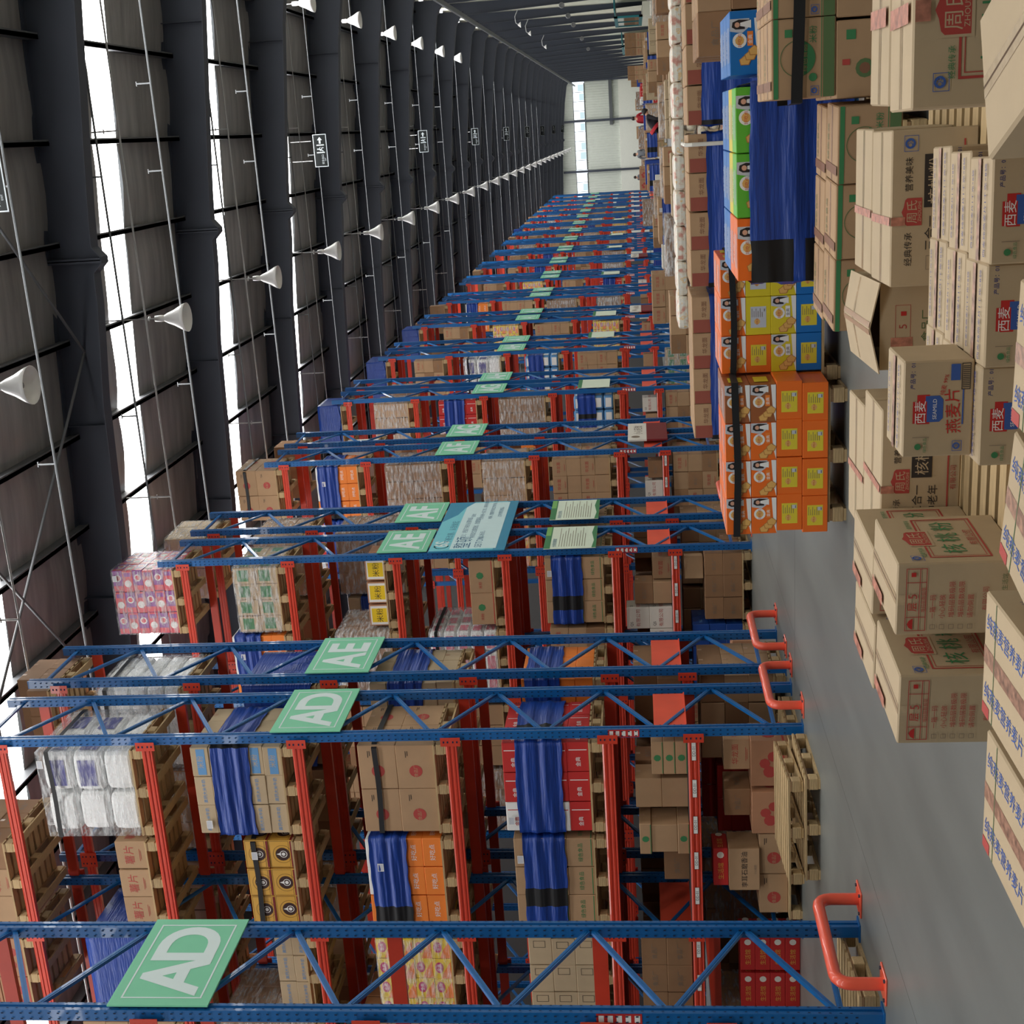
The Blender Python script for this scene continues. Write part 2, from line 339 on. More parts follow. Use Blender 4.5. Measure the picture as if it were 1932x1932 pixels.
# tapered steel columns along the right wall
b = MB()
for y0 in (-.006, .006): b.add([(5.54,y0,0),(5.66,y0,0),(5.66,y0,9.9),(5.12,y0,9.4)], [(0,1,2,3) if y0 < 0 else (3,2,1,0)], 'steel_dark')
b.add([(5.54,-.10,0),(5.54,.10,0),(5.12,.10,9.4),(5.12,-.10,9.4),(5.528,-.10,0),(5.528,.10,0),(5.108,.10,9.4),(5.108,-.10,9.4)], [(0,1,2,3),(7,6,5,4),(0,3,7,4),(1,5,6,2)], 'steel_dark')
cm = b.mesh('column')
for g in GY[1:-1]: link('column', cm, wr, (0, g, 0))
b = MB(); b.box(4.72, 4.90, YB, YF, 8.62, 8.72, 'pipe_grey'); link('cable_tray', b.mesh('cable_tray'), wr)
for i, g in enumerate((50, 56, 62, 68, 74, 86, 98)):               # round wall fans on the columns
    b = MB(); 
    o = empty('wall_fan', (5.22, g-.2, 4.6), 0, 'small round grey wall fan on the %s visible steel column' % nth(i), 'fan', 'wall fans'); o.scale = (.5,.5,.5)
    b.lathe([(.0,0),(.24,0),(.26,.03),(.26,.12),(.2,.14)], 'lamp_grey', 14); q = link('cage', b.mesh('cage'), o, (0,0,0), (R(90),0,0))
    b = MB(); b.tube([(0,.1,0),(.25,.2,0)], .03, 'steel_dark'); link('bracket', b.mesh('bracket'), o)
for i, g in enumerate((44, 62, 68, 80)):                          # gooseneck wall lights
    o = empty('gooseneck_lamp', (4.85, g, 6.6), 0, 'grey gooseneck wall lamp on the right wall, %s from the camera' % nth(i), 'lamp', 'gooseneck lamps'); o.scale = (.6,.6,.6)
    b = MB(); b.tube([(.6,0,0),(.1,0,.25),(-.35,0,.2),(-.5,0,0)], .03, 'pipe_white'); link('arm', b.mesh('arm'), o)
    b = MB(); b.lathe([(.05,.1),(.22,-.12),(.2,-.12),(.03,.05)], 'lamp_white', 14); link('shade', b.mesh('shade'), o, (-.5,0,-.05))

# ================================================================== CEILING SERVICES
for i in range(18):
    g = 14 + 6*i
    for j, (dy, z, mt, rr, nm) in enumerate(((.55,10.06,'pipe_grey',.018,'sprinkler_pipe'),(1.55,10.06,'pipe_white',.016,'conduit'),(3.35,10.06,'pipe_grey',.020,'sprinkler_pipe'))):
        o = empty(nm, (0, g+dy, z), 0, '%s thin %s pipe under the roof, %s bay from the camera' % (('nearer','white','farther')[j], ('sprinkler','conduit','sprinkler')[j], nth(i)), 'pipe', 'roof pipes')
        b = MB(); b.tube([(5.0,0,0),(-16.8,0,0)], rr if i < 3 else rr*.55, mt if i < 5 else 'pipe_grey', 6); link('pipe', b.mesh('pipe'), o)
        if i < 8:
            for x in ((1.2,-.3,-4.2,-7.4) if j != 1 else (.4,-5.9,-9)):
                b = MB(); b.tube([(x,0,0),(x,0,roof(x)-z-.25 if j == 1 else .26)], .014, mt, 5); b.tube([(x-.04,0,.26),(x+.04,0,.26)], .012, mt, 5); link('drop', b.mesh('drop'), o)
lb = MB(); lb.lathe([(.055,.40),(.09,.34),(.14,.22),(.22,.08),(.25,0),(.245,.0),(.205,.09),(.13,.22),(.05,.33)], 'lamp_white', 20); lamp_ref = lb.mesh('reflector', True)
lb = MB(); lb.lathe([(0,.58),(.05,.57),(.06,.46),(.055,.39),(0,.39)], 'lamp_white', 12); lamp_gear = lb.mesh('gear_housing', True)
lb = MB(); lb.tube([(0,0,.56),(0,0,1.5)], .012, 'pipe_white', 6); lb.tube([(-.05,0,.68),(.05,0,.68)], .02, 'pipe_white', 6); lamp_rod = lb.mesh('hanging_rod')
lb = MB(); lb.lathe([(0,.10),(.04,.12),(.055,.18),(.04,.28),(0,.30)], 'lamp_grey', 10); lamp_bulb = lb.mesh('bulb', True)
for row, (lx, n0) in enumerate(((-2.72, 26), (3.48, 6))):
    for i in range(n0):
        yy = (15.55 if row == 0 else 35.0) + 6*i
        if yy > 166: break
        o = empty('hanging_lamp', (lx, yy, 9.32 if row == 0 else 9.68), rng.uniform(0,6), 'white bell-shaped hanging lamp, %s in the row %s' % (nth(i), ('above the corridor','near the right wall')[row]), 'lamp', ('lamps over the corridor','lamps by the right wall')[row])
        rf_ = link('reflector', lamp_ref, o, (0,0,0)); link('gear_housing', lamp_gear, o); link('hanging_rod', lamp_rod, o, (0,0,0), (0,0,0), (1,1,1 if row == 0 else .7)); link('bulb', lamp_bulb, rf_)
# exit signs
es = MB(); es.cbox(-.66,.66,-.02,.02,-.27,.27,.008,'exit_black'); es_panel = es.mesh('panel')
es = MB(); F = (Vector((0,-.0205,0)), X, Z); es.frame(F,-.66,-.27,.66,.27,.028,'exit_line'); es_frame = es.mesh('border')
es = MB(); es.poly(F, [(.28,.035),(.42,.035),(.42,.10),(.55,0),(.42,-.10),(.42,-.035),(.28,-.035)], 'exit_line')
es.rect(F,.20,-.16,.245,.14,'exit_line'); es.rect(F,-.10,-.17,-.055,.15,'exit_line'); es.disc(F,.06,.10,.03,'exit_line',12)
es.poly(F, [(.05,.07),(.09,.06),(.05,-.03),(.01,-.02)], 'exit_line'); es.poly(F, [(.05,-.03),(.13,-.06),(.12,-.14),(.10,-.14),(.10,-.08),(.02,-.05)], 'exit_line')
es.poly(F, [(.01,-.02),(.04,-.04),(-.02,-.13),(-.04,-.11)], 'exit_line'); es.poly(F, [(.08,.05),(.15,.0),(.13,-.01),(.07,.03)], 'exit_line'); es.poly(F, [(.04,.05),(-.02,.0),(-.01,-.02),(.05,.03)], 'exit_line')
es.text(F,'安全出口',-.36,-.07,.10,'exit_line'); es.text(F,'EXIT',-.36,-.17,.06,'exit_line'); es_print = es.mesh('pictogram')
es = MB(); es.tube([(.4,0,.27),(.4,0,1.0)], .014, 'pipe_white', 6); es.tube([(-.4,0,.27),(-.4,0,1.0)], .014, 'pipe_white', 6); es_rod = es.mesh('hanger')
for i in range(9):
    yy = (17.55 if i else 17.0) + 17.75*i
    if yy > 165: break
    o = empty('exit_sign', (-.20, yy, 9.96 if i else 10.12), 0, 'hanging black exit sign with arrow, %s from the camera' % nth(i), 'sign', 'exit signs')
    o.scale = (.64,.64,.68); link('panel', es_panel, o); link('border', es_frame, o); link('pictogram', es_print, o); link('hanger', es_rod, o, (0,0,0), (0,0,0), (1,1,1.3))

# ================================================================== RACKS
AX, YN0, PER, DEP, GAP, BAY, HT = -6.372, 12.854, 6.32, 1.071, .555, 2.5, 9.5
LV = [1.177, 2.108, 3.841, 5.584, 7.337, 9.074]
def post_mesh(holes):
    b = MB(); h = HT; w2, d2 = .05, .045
    pf = [(-w2,-d2),(w2,-d2),(w2,-d2+.03),(w2-.012,-.012),(w2-.012,.012),(w2,d2-.03),(w2,d2),(-w2,d2)]
    n = len(pf); b.add([(x,y,z) for z in (0,h) for x, y in pf], [(i,(i+1)%n,n+(i+1)%n,n+i) for i in range(n)] + [tuple(range(n,2*n))], 'rack_blue')
    b.box(-.08,.08,-.07,.07,0,.012,'rack_blue')
    if holes:
        z = .2
        while z < h-.1:
            for s in (-1, 1):
                b.rect((Vector((.0,-d2,z)), X, Z), s*.025-.006, -.010, s*.025+.006, .010, 'hole')
                b.rect((Vector((w2,s*.031,z+.037)), Y, Z), -.004, -.009, .004, .009, 'hole')
                b.rect((Vector((.0,d2,z)), -X, Z), s*.025-.006, -.010, s*.025+.006, .010, 'hole')
            z += .076
    return b.mesh('post')
POST, POSTF = post_mesh(True), post_mesh(False)
def brace_mesh(y0, z0, y1, z1):
    b = MB(); b.bar((0,y0,z0), (0,y1,z1), .042, .03, 'rack_blue_brace'); d = Vector((0,y1-y0,z1-z0)).normalized(); a = d.cross(X)
    b.bar(Vector((.016,y0,z0)), Vector((.016,y1,z1)), .016, .004, 'rack_blue'); return b.mesh('brace')
BR = [brace_mesh(0,0,DEP,.625), brace_mesh(0,0,DEP,-.625), brace_mesh(0,0,DEP,0)]
def bracings():
    L = [(2,.3),(2,9.3)]; z = .3
    for i in range(14): L.append((0, z) if i % 2 == 0 else (1, z+.625)); z += .625
    return L
BZ = bracings()
b = MB()
for k, z in BZ: 
    y1, z1 = DEP, z + (.625, -.625, 0)[k]; b.bar((0,0,z), (0,y1,z1), .042, .03, 'rack_blue_brace')
BRJ = b.mesh('bracing')
def beam_mesh():
    b = MB(); L = BAY-.1; x0, x1 = -L-.05, -.05
    pf = [(-.025,-.062),(.025,-.062),(.025,.062),(-.012,.062),(-.025,.045),(-.025,.022),(-.017,.014),(-.017,-.002),(-.025,-.01),(-.025,-.03),(-.019,-.036),(-.019,-.046),(-.025,-.052)]
    n = len(pf); b.add([(x,y,z) for x in (x0,x1) for y, z in pf], [(i,n+i,n+(i+1)%n,(i+1)%n) for i in range(n)], 'rack_orange')
    for xx, s in ((x0,1),(x1,-1)):
        b.box(min(xx,xx+s*.05)-.0 , max(xx,xx+s*.05), -.034, -.028, -.10, .10, 'rack_orange'); b.box(xx-.052, xx+.052, -.052, -.046, -.11, .11, 'rack_orange')
        for z in (-.075,-.03,.03,.075): b.rect((Vector((xx,-.0525,z)), X, Z), -.012, -.008, .012, .008, 'hole')
    return b.mesh('beam')
BEAM = beam_mesh()
b = MB(); b.box(-.003,.003,.12,DEP-.12,0,.36,'plate_orange'); b.box(-.02,.02,.12,DEP-.12,0,.012,'plate_orange'); SIDE = b.mesh('side_plate')
b = MB(); F = (Vector((0,-.027,0)), X, Z); b.rect(F,-.11,-.026,.11,.026,'white'); b.frame(F,-.11,-.026,.11,.026,.004,'black_print'); b.text(F,'DD-01',0,0,.045,'black_print'); LOC = b.mesh('location_tag')
b = MB(); F = (Vector((0,-.047,0)), X, Z); b.rect(F,-.036,-.17,.036,.17,'red'); b.box(-.045,.045,-.046,-.0455,-.17,.17,'red')
for i in range(5): b.rect(F,-.03,-.155+.067*i,.03,-.115+.067*i,'white')
TAGS = b.mesh('tag_strip')
def guard_mesh():
    b = MB(); r_ = .11; pts = [(0,0,0)]; H = .34
    for k in range(5): a = math.pi/2*k/4; pts.append((0, r_-r_*math.cos(a), H-r_+r_*math.sin(a)))
    for k in range(5): a = math.pi/2*k/4; pts.append((0, DEP-r_+r_*math.sin(a), H-r_+r_*math.cos(a)))
    pts.append((0,DEP,0)); b.tube(pts, .048, 'guard_orange', 14, False); return b.mesh('tube', True)
GT = guard_mesh(); b = MB(); b.cbox(-.11,.11,-.11,.11,0,.014,.003,'guard_orange')
for sx in (-.08,.08):
    for s2 in (-.08,.08): b.tube([(sx,s2,.014),(sx,s2,.026)], .014, 'steel_dark', 6)
GP = b.mesh('base_plate')
LET = [chr(65+i) for i in range(26)]
def letter(k): return 'A' + LET[3+k]
def sign_mesh(t):
    b = MB(); b.cbox(-.565,.565,-.008,.008,-.405,.405,.003,'sign_green'); p = b.mesh('panel'); b = MB(); F = (Vector((0,-.0085,0)), X, Z)
    b.frame(F,-.48,-.325,.48,.325,.014,'sign_white'); q = b.mesh('border_line'); b = MB(); b.text(F,t[0],-.20,0,.70,'sign_white',bold=True,sx=.95); b.text(F,t[1],.22,0,.70,'sign_white',bold=True,sx=.95); return p, q, b.mesh('lettering')
RACKS = {}
def rack_row(k, far, bays, detail):
    yn = YN0 + k*PER + (DEP+GAP if far else 0); lt = letter(k+1 if far else k); side = 'near' if far else 'far'
    o = empty('pallet_rack', (AX, yn, 0), 0, 'blue and orange pallet rack on the %s side of aisle %s' % (side, lt), 'rack', 'pallet racks')
    RACKS[k, far] = (yn, lt, side, o); P = POST if detail else POSTF
    for i in range(bays+1):
        x = -i*BAY; po = link('post', P, o, (x,0,0)); link('tag_strip', TAGS, po, (0,0,1.93)) if i == 0 and (not far or k == -1) else None; link('post', P, o, (x,DEP,0), (0,0,0), (1,-1,1) if detail else None)
        if detail and i < 2:
            for kk, z in BZ: link('brace', BR[kk], o, (x,0,z))
        else: link('bracing', BRJ, o, (x,0,0))
        if i < 2 and k >= 0: link('side_plate', SIDE, o, (x,0,1.24))
    for i in range(bays):
        for z in LV:
            bm_ = link('beam', BEAM, o, (-i*BAY,-.04,z)); link('beam', BEAM, o, (-i*BAY,DEP+.04,z), (0,0,0), (1,-1,1))
            if z == LV[0] and detail and not far and i < 2:
                for q in range(5): link('location_tag', LOC, bm_, (-.22-.45*q,0,0))
    g = empty('post_guard', (AX+.28, yn, 0), 0, 'orange tubular floor guard at the rack end on the %s side of aisle %s' % (side, lt), 'guard', 'rack end guards')
    link('tube', GT, g); link('base_plate', GP, g); link('base_plate', GP, g, (0,DEP,0))
    s = empty('aisle_sign', (AX+.075, yn+DEP/2, 5.485), R(90), 'green %s aisle sign fixed to the rack on the %s side of its aisle' % (lt, side), 'sign', 'aisle signs')
    p, q, t = sign_mesh(lt)
    link('panel', p, s); link('border_line', q, s); link('lettering', t, s)
rack_row(-1, True, 3, True)
for k in range(0, 19):
    for far in (False, True): rack_row(k, far, 4 if k < 2 else 3 if k < 4 else 1, k < 3)

# boards on the rack ends
s = empty('information_board', (AX+.085, 20.43, 4.44), R(90), 'blue 6S notice board about SEITON on the rack end between AE and AF', 'board')
b = MB(); b.cbox(-1.37,1.37,-.01,.01,-.61,.61,.004,'board_edge'); link('panel', b.mesh('panel'), s); F = (Vector((0,-.0105,0)), X, Z)
b = MB(); b.rect(F,-1.35,-.42,1.35,.60,'board_teal'); b.rect(F,-1.28,-.46,1.30,.28,'board_pale'); b.poly(F,[(.2,.6),(1.35,.6),(1.35,.15),(1.0,.3),(.6,.38)],'board_edge'); link('printed_ground', b.mesh('printed_ground'), s)
b = MB(); b.ring(F,-1.12,.43,.12,.02,'board_text'); b.text(F,'6S',-1.0,.44,.30,'sign_white',bold=True); b.text(F,'不断改善，从我做起',-.35,.36,.13,'board_text')
b.text(F,'整顿',-.95,.10,.30,'board_text'); b.text(F,'SEITON',-.95,-.16,.16,'board_text')
for i, t in enumerate(('定义：把留下来的必要物品','依规定位置摆放，放置整齐','加以标识。')): b.text(F,t,-.15 - (.42 if i == 2 else 0),.14-.15*i,.095,'board_text')
for i, t in enumerate(('目的：','工作场所一目了然，消除寻找物品的','时间，整整齐齐的工作环境，消除','过多的积压物品。')): b.text(F,t,(.55,.92,.9,.7)[i],.10-.15*i,.078,'board_text')
link('lettering', b.mesh('lettering'), s)
for i, (yc, lt, body) in enumerate(((19.61,'仓库管理制度',7),(21.15,'货架安全须知',8))):
    s = empty('notice_sheet', (AX+.082, yc, 2.81), R(90), 'pale green notice sheet %s' % ('under the blue board, on the AE rack end','under the blue board, on the AF rack end')[i], 'notice', 'notice sheets')
    b = MB(); b.cbox(-.56,.56,-.006,.006,-.41,.41,.003,'paper'); link('panel', b.mesh('panel'), s); F = (Vector((0,-.0065,0)), X, Z)
    b = MB(); b.rect(F,-.56,.31,.56,.41,'green_print'); b.rect(F,.1,.33,.56,.41,'grass'); b.poly(F,[(-.56,-.41),(.56,-.41),(.56,-.36),(.2,-.33),(-.2,-.37),(-.56,-.34)],'green_print'); link('printed_ground', b.mesh('printed_ground'), s)
    b = MB(); b.text(F,lt,-.28,.25,.07,'board_text')
    for q in range(body+4): b.rect(F,-.48,.17-.04*q,.48-.3*((q*5) % 3)/2,.177-.04*q,'grey_print')
    link('lettering', b.mesh('lettering'), s)
for i, (kk, wide) in enumerate(((2,1.5),(5,1.5),(8,1.5))):
    yn = YN0+kk*PER
    s = empty('warning_board', (AX+.085, yn+1.25, 1.52), R(90), 'red and white board low on the rack ends of the %s rack pair' % nth(kk), 'board', 'red and white boards')
    b = MB(); b.cbox(-wide/2,wide/2,-.02,.02,-.41,.02,.004,'darkred'); link('lower_panel', b.mesh('lower_panel'), s); b = MB(); b.cbox(-wide/2,wide/2,-.02,.02,.02,.41,.004,'offwhite'); link('upper_panel', b.mesh('upper_panel'), s)
    b = MB(); F = (Vector((0,-.021,.2)), X, Z); b.text(F,'小心轻放',.1,0,.2,'grey_print'); b.disc(F,-.5,.05,.09,'grey_print'); link('lettering', b.mesh('lettering'), s)
for kk in (3,4,5,7,9,10,12,14):
    yn = YN0+kk*PER; s = empty('notice_sheet', (AX+.082, yn+(.54 if kk % 2 else 2.16), 2.81), R(90), 'small pale notice sheet on the rack end of pair %s' % letter(kk), 'notice', 'notice sheets')
    b = MB(); b.cbox(-.53,.53,-.006,.006,-.40,.40,.003,'paper'); b.rect((Vector((0,-.0065,0)), X, Z),-.53,.30,.53,.40,'green_print'); link('panel', b.mesh('panel'), s)

# ================================================================== PALLETS
PW = 1.1
def pal_parts():
    L = []
    b = MB(); b.box(-PW/2,PW/2,-.047,.047,0,.02,'wood'); deck = b.mesh('deck_plank')
    b = MB(); b.box(-.05,.05,-PW/2,PW/2,0,.02,'wood_dark'); strg = b.mesh('stringer_board')
    b = MB(); b.cbox(-.06,.06,-.06,.06,0,.09,.006,'wood'); blk = b.mesh('block')
    b = MB(); b.box(-.05,.05,-PW/2,PW/2,0,.02,'wood'); bot = b.mesh('bottom_plank')
    for i in range(8): L.append(('deck_plank', deck, (0,-PW/2+.047+(PW-.094)*i/7,.13), 0))
    for x in (-.49,0,.49):
        L.append(('stringer_board', strg, (x,0,.11), 0)); L.append(('bottom_plank', bot, (x,0,0), 0))
        for y in (-.49,0,.49): L.append(('block', blk, (x,y,.02), 0))
    return L
def join(parts, name):
    V = []; Fc = []; MI = []; ms = []
    for _, me, loc, rz in parts:
        n = len(me.vertices); co = np.empty(n*3); me.vertices.foreach_get('co', co); co = co.reshape(-1,3); c, q = math.cos(rz), math.sin(rz)
        co = np.stack([co[:,0]*c-co[:,1]*q+loc[0], co[:,0]*q+co[:,1]*c+loc[1], co[:,2]+loc[2]], 1); b0 = len(V); V.extend(map(tuple, co))
        mp = []
        for x in me.materials:
            if x not in ms: ms.append(x)
            mp.append(ms.index(x))
        for p in me.polygons: Fc.append(tuple(b0+i for i in p.vertices)); MI.append(mp[p.material_index])
    me = bpy.data.meshes.new(name); me.from_pydata(V, [], Fc)
    for x in ms: me.materials.append(x)
    me.polygons.foreach_set('material_index', MI); me.update(); return me
PAL = pal_parts(); PALJ = join(PAL, 'pallet')
def pallet(x, y, z, label, detail=True, rz=0, group='wooden pallets', rx=0, ry=0):
    if detail:
        o = empty('wooden_pallet', (x,y,z), rz, label, 'pallet', group)
        for nm, me, loc, r_ in PAL: link(nm, me, o, loc, (0,0,r_))
    else: o = tag(link('wooden_pallet', PALJ, None, (x,y,z), (0,0,rz)), label, 'pallet', group)
    if rx or ry: o.rotation_euler = (rx, ry, rz)
    return o

# ================================================================== CARTONS
def carton(w, d, h, mt='kraft', pr=None, tape='tape', seam='x', name='carton', c=.006):
    b = MB(); b.cbox(-w/2,w/2,-d/2,d/2,0,h,c,mt); T = FF('t',w,d,h)
    if seam == 'x':
        b.rect(T,-w/2+c,-.022,w/2-c,.022,tape) if tape else None
        b.rect(T,-w/2+c,-.003,w/2-c,.003,'seam')
        for f in ('l','r'):
            if tape: b.rect(FF(f,w,d,h),-.022,h/2-.06,.022,h/2-c,tape)
    elif seam == 'y':
        b.rect(T,-.022,-d/2+c,.022,d/2-c,tape) if tape else None
        b.rect(T,-.003,-d/2+c,.003,d/2-c,'seam')
        if tape: b.rect(FF('f',w,d,h),-.022,h/2-.06,.022,h/2-c,tape)
    if pr: pr(b, lambda f: FF(f,w,d,h))
    return b.mesh(name)
def qs(b, F, u, v, s=.022): b.frame(F,u-s*1.5,v-s*1.4,u+s*1.5,v+s*1.3,.002,'blue_print'); b.ring(F,u,v+s*.15,s,s*.4,'blue_print',14); b.text(F,'QS',u,v+s*.1,s*1.2,'blue_print')
def zlogo(b, F, u, v, s):
    b.poly(F,[(u-s,v-.62*s),(u+s,v-.62*s),(u+s,v+.45*s),(u+.85*s,v+.6*s),(u+.35*s,v+.7*s),(u,v+.85*s),(u-.35*s,v+.7*s),(u-.85*s,v+.6*s),(u-s,v+.45*s)],'red_print')
    b.text(F,'周氏',u,v+.1*s,.85*s,'kraft_pale'); b.text(F,'ZHOUSHI',u,v-.45*s,.34*s,'kraft_pale')
def p_zhou1(b, f):
    F = f('f'); b.text(F,'经典传承',-.17,.106,.036,'black_print'); b.text(F,'营养美味',.145,.106,.036,'black_print'); zlogo(b,F,-.012,.086,.058)
    b.rect(F,.004,-.05,.225,.042,'black_print'); b.text(F,'核桃粉',.115,-.004,.066,'kraft_pale'); b.text(F,'三合一',-.105,.015,.05,'black_print'); b.text(F,'中老年',-.105,-.055,.05,'black_print')
    qs(b,F,.272,.10); b.frame(F,-.26,-.02,-.20,.03,.002,'grey_print'); b.rect(F,-.28,-.125,.28,-.118,'red_print'); b.text(F,'有限公司',0,-.145,.03,'red_print')
    b.rect(F,-.068,.12,-.032,.18,'tape_red'); b.rect(f('t'),-.068,-.22,-.032,.22,'tape_red')
def p_zhou2side(b, F):
    b.frame(F,-.20,-.135,.21,.105,.008,'red_print'); b.frame(F,-.183,-.118,.193,.088,.003,'red_print'); b.rect(F,-.08,.06,.08,.16,'kraft_pale'); zlogo(b,F,0,.115,.072)
    for i, t in enumerate('核桃粉'): b.text(F,t,-.115+.12*i,-.005,.10,'green_print')
    b.text(F,'有限公司',0,-.095,.04,'red_print'); qs(b,F,-.205,.155,.018); b.text(F,'经典传承',-.15,.125,.024,'green_print'); b.text(F,'营养美味',.15,.125,.024,'green_print')
def p_zhou2label(b, F):
    b.frame(F,-.135,.125,.135,.205,.003,'red_print'); b.rect(F,-.135,.150,.135,.153,'red_print')
    for u in (-.075,.075): b.rect(F,u-.0015,.125,u+.0015,.205,'red_print')
    b.poly(F,[(-.13,.175),(-.08,.175),(-.09,.19),(-.105,.197),(-.12,.19)],'red'); b.text(F,'5',.015,.178,.05,'red_print'); b.text(F,'层',-.03,.178,.04,'red'); b.rect(F,.10,.168,.118,.186,'red')
    b.text(F,'堆码层数极限',0,.137,.018,'red_print')
    for i, t in enumerate(('一箱一码','小心轻放','堆码层数极限','堆码层数极限','请勿倒置')): b.text(F,t,.0-.03*(i in (0,1,4)),.10-.036*i,.026,'red_print'); b.frame(F,-.128,.088-.036*i,-.108,.108-.036*i,.0018,'grey_print')
    b.text(F,'有限公司',0,-.10,.026,'red_print'); b.text(F,'食品厂',-.08,-.15,.024,'olive_print'); b.text(F,'生活馆',.07,-.17,.024,'olive_print')
def p_zhou2(b, f):
    p_zhou2side(b, f('r')); p_zhou2label(b, f('f')); b.rect(f('t'),-.14,.0,-.09,.22,'tape_red')
def p_zhou2b(b, f):
    F = f('f'); o, u, v = F; p_zhou2side(b, (o, u*1.0, v)); p_zhou2label(b, f('r')); b.rect(f('t'),-.03,-.14,.03,.14,'tape_red'); b.rect(F,-.03,.19,.03,.235,'tape_red')
def p_ximai(b, f):
    F = f('f'); b.text(F,'产品号：01',.125,.092,.02,'navy'); b.poly(F,[(-.055,.03),(.055,.03),(.055,.075),(-.055,.075)],'red')
    b.poly(F,[(-.048,-.005),(-.035,-.018),(.035,-.018),(.05,-.005),(.05,.045),(-.048,.045)],'blue_print'); b.poly(F,[(-.052,.04),(.03,.04),(.03,.09),(-.052,.09)],'red'); b.text(F,'西麦',-.01,.064,.044,'white'); b.text(F,'SEAMILD',0,.012,.02,'white')
    b.text(F,'燕麦片',-.01,-.052,.058,'red',R(4)); b.text(F,'纯麦 99%',.09,-.02,.02,'red',R(-12)); b.rect(F,-.06,-.09,.07,-.085,'blue_print')
    b.rect(F,.105,-.075,.165,-.042,'blue_print'); b.frame(F,.07,-.112,.168,-.08,.003,'black_print')
    for i in range(12): b.rect(F,.078+.007*i,-.108,.081+.007*i,-.084,'black_print')
    b.disc(F,-.14,.07,.012,'green_print',10); b.text(F,'绿色食品',-.135,.045,.014,'green_print'); b.rect(F,-.105,.03,-.103,.09,'grey_print'); qs(b,F,-.14,-.07,.013)
    T = f('t'); b.rect(T,-.175,-.02,.175,.02,'tape_pattern'); b.text(T,'西麦纯燕麦片1千克×8袋',0,-.085,.03,'navy'); b.text(T,'西麦纯燕麦片1千克×8袋',0,.085,.026,'navy')
def p_oat(b, f):
    T = f('t'); b.rect(T,-.03,-.245,.03,.245,'tape_pattern'); b.text(T,'纯燕麦营养麦片',.12,0,.065,'blue_print',R(-90)); b.text(T,'纯燕麦营养麦片',-.12,0,.065,'blue_print',R(-90)); b.rect(T,-.21,.12,.21,.126,'olive_print')
    b.rect(T,-.21,.16,-.17,.24,'red_print'); F = f('r'); b.text(F,'燕麦营养麦片',0,.08,.05,'navy'); b.rect(f('f'),-.03,.10,.03,.17,'tape_pattern'); b.text(f('f'),'纯燕麦营养麦片',0,0,.05,'blue_print')
def p_green(b, f):
    F = f('f'); b.rect(F,-.205,.135,.205,.16,'green_print'); b.rect(F,-.205,-.165,.205,-.105,'olive_print'); b.rect(F,-.205,-.098,.205,-.094,'green_print'); b.ring(F,0,.03,.095,.004,'olive_print',32)
    b.poly(F,[(.092*math.cos(R(a)), .03+.092*math.sin(R(a))) for a in range(200,345,8)],'green_print'); b.text(F,'绿色食品',0,-.005,.035,'kraft'); b.text(F,'米粉',.12,-.05,.045,'green_print'); b.rect(F,.11,.06,.15,.10,'green_print')
    qs(b,F,-.17,-.06,.016); b.disc(F,-.10,-.05,.022,'green_print',12); b.text(f('t'),'绿色食品',0,.12,.05,'olive_print'); b.rect(f('t'),-.16,-.2,-.11,.2,'brown_print')
def p_green2(b, f):
    F = f('f'); b.disc(F,-.05,.02,.05,'olive_print',12); b.disc(F,-.05,.02,.03,'brown_print',9); b.rect(F,-.17,-.08,.17,-.06,'green_print'); b.rect(F,.10,.07,.15,.12,'green_print'); b.rect(F,-.03,.10,.0,.14,'red_print')
def biscuit(colr, dims=(.305,.40)):
    def pr(b, f):
        F = f('f'); b.poly(F,[(.15,.098),(.075,.098),(.06,.02),(.09,-.02),(.15,-.03)],'b_pale'); b.poly(F,[(-.15,-.098),(.15,-.098),(.15,-.06),(-.06,-.075)],'white')
        b.poly(F,[(.10,.085),(.13,.08),(.145,.04),(.14,-.03),(.125,-.035),(.12,.02),(.105,.03),(.10,.0),(.085,.0),(.085,.06)],'hair'); b.disc(F,.113,.05,.017,'skin',10); b.poly(F,[(.105,.03),(.125,.03),(.14,-.04),(.09,-.04)],'white')
        b.disc(F,.015,.035,.046,'white',18); b.disc(F,.015,.035,.03,'cookie',9); b.text(F,'好吃点',.015,.035,.028,'red'); b.rect(F,-.02,-.052,.07,-.015,'white' if colr == 'b_yellow' else 'carton_orange'); b.text(F,'金典',.02,-.034,.03,'white' if colr != 'b_yellow' else 'black_print')
        for i, (u, v) in enumerate(((-.105,.0),(-.075,-.035),(-.045,-.06))): b.poly(F,[(u-.035,v+.03),(u,v+.04),(u+.03,v),(u,v-.04),(u-.035,v-.025)],'cookie_edge'); b.poly(F,[(u-.03,v+.026),(u,v+.034),(u+.024,v),(u,v-.034),(u-.03,v-.02)],'cookie')
        b.text(f('t'),'好吃点',0,.08,.06,'white'); [b.rect(f('t'),-.12,-.15+.045*q,.10,-.135+.045*q,'b_pale') for q in range(4)]; G = f('r'); b.rect(G,-.10,-.05,.10,.06,'b_label')
    return carton(dims[0],dims[1],.2,colr,pr,None,None,'biscuit_carton',.004)
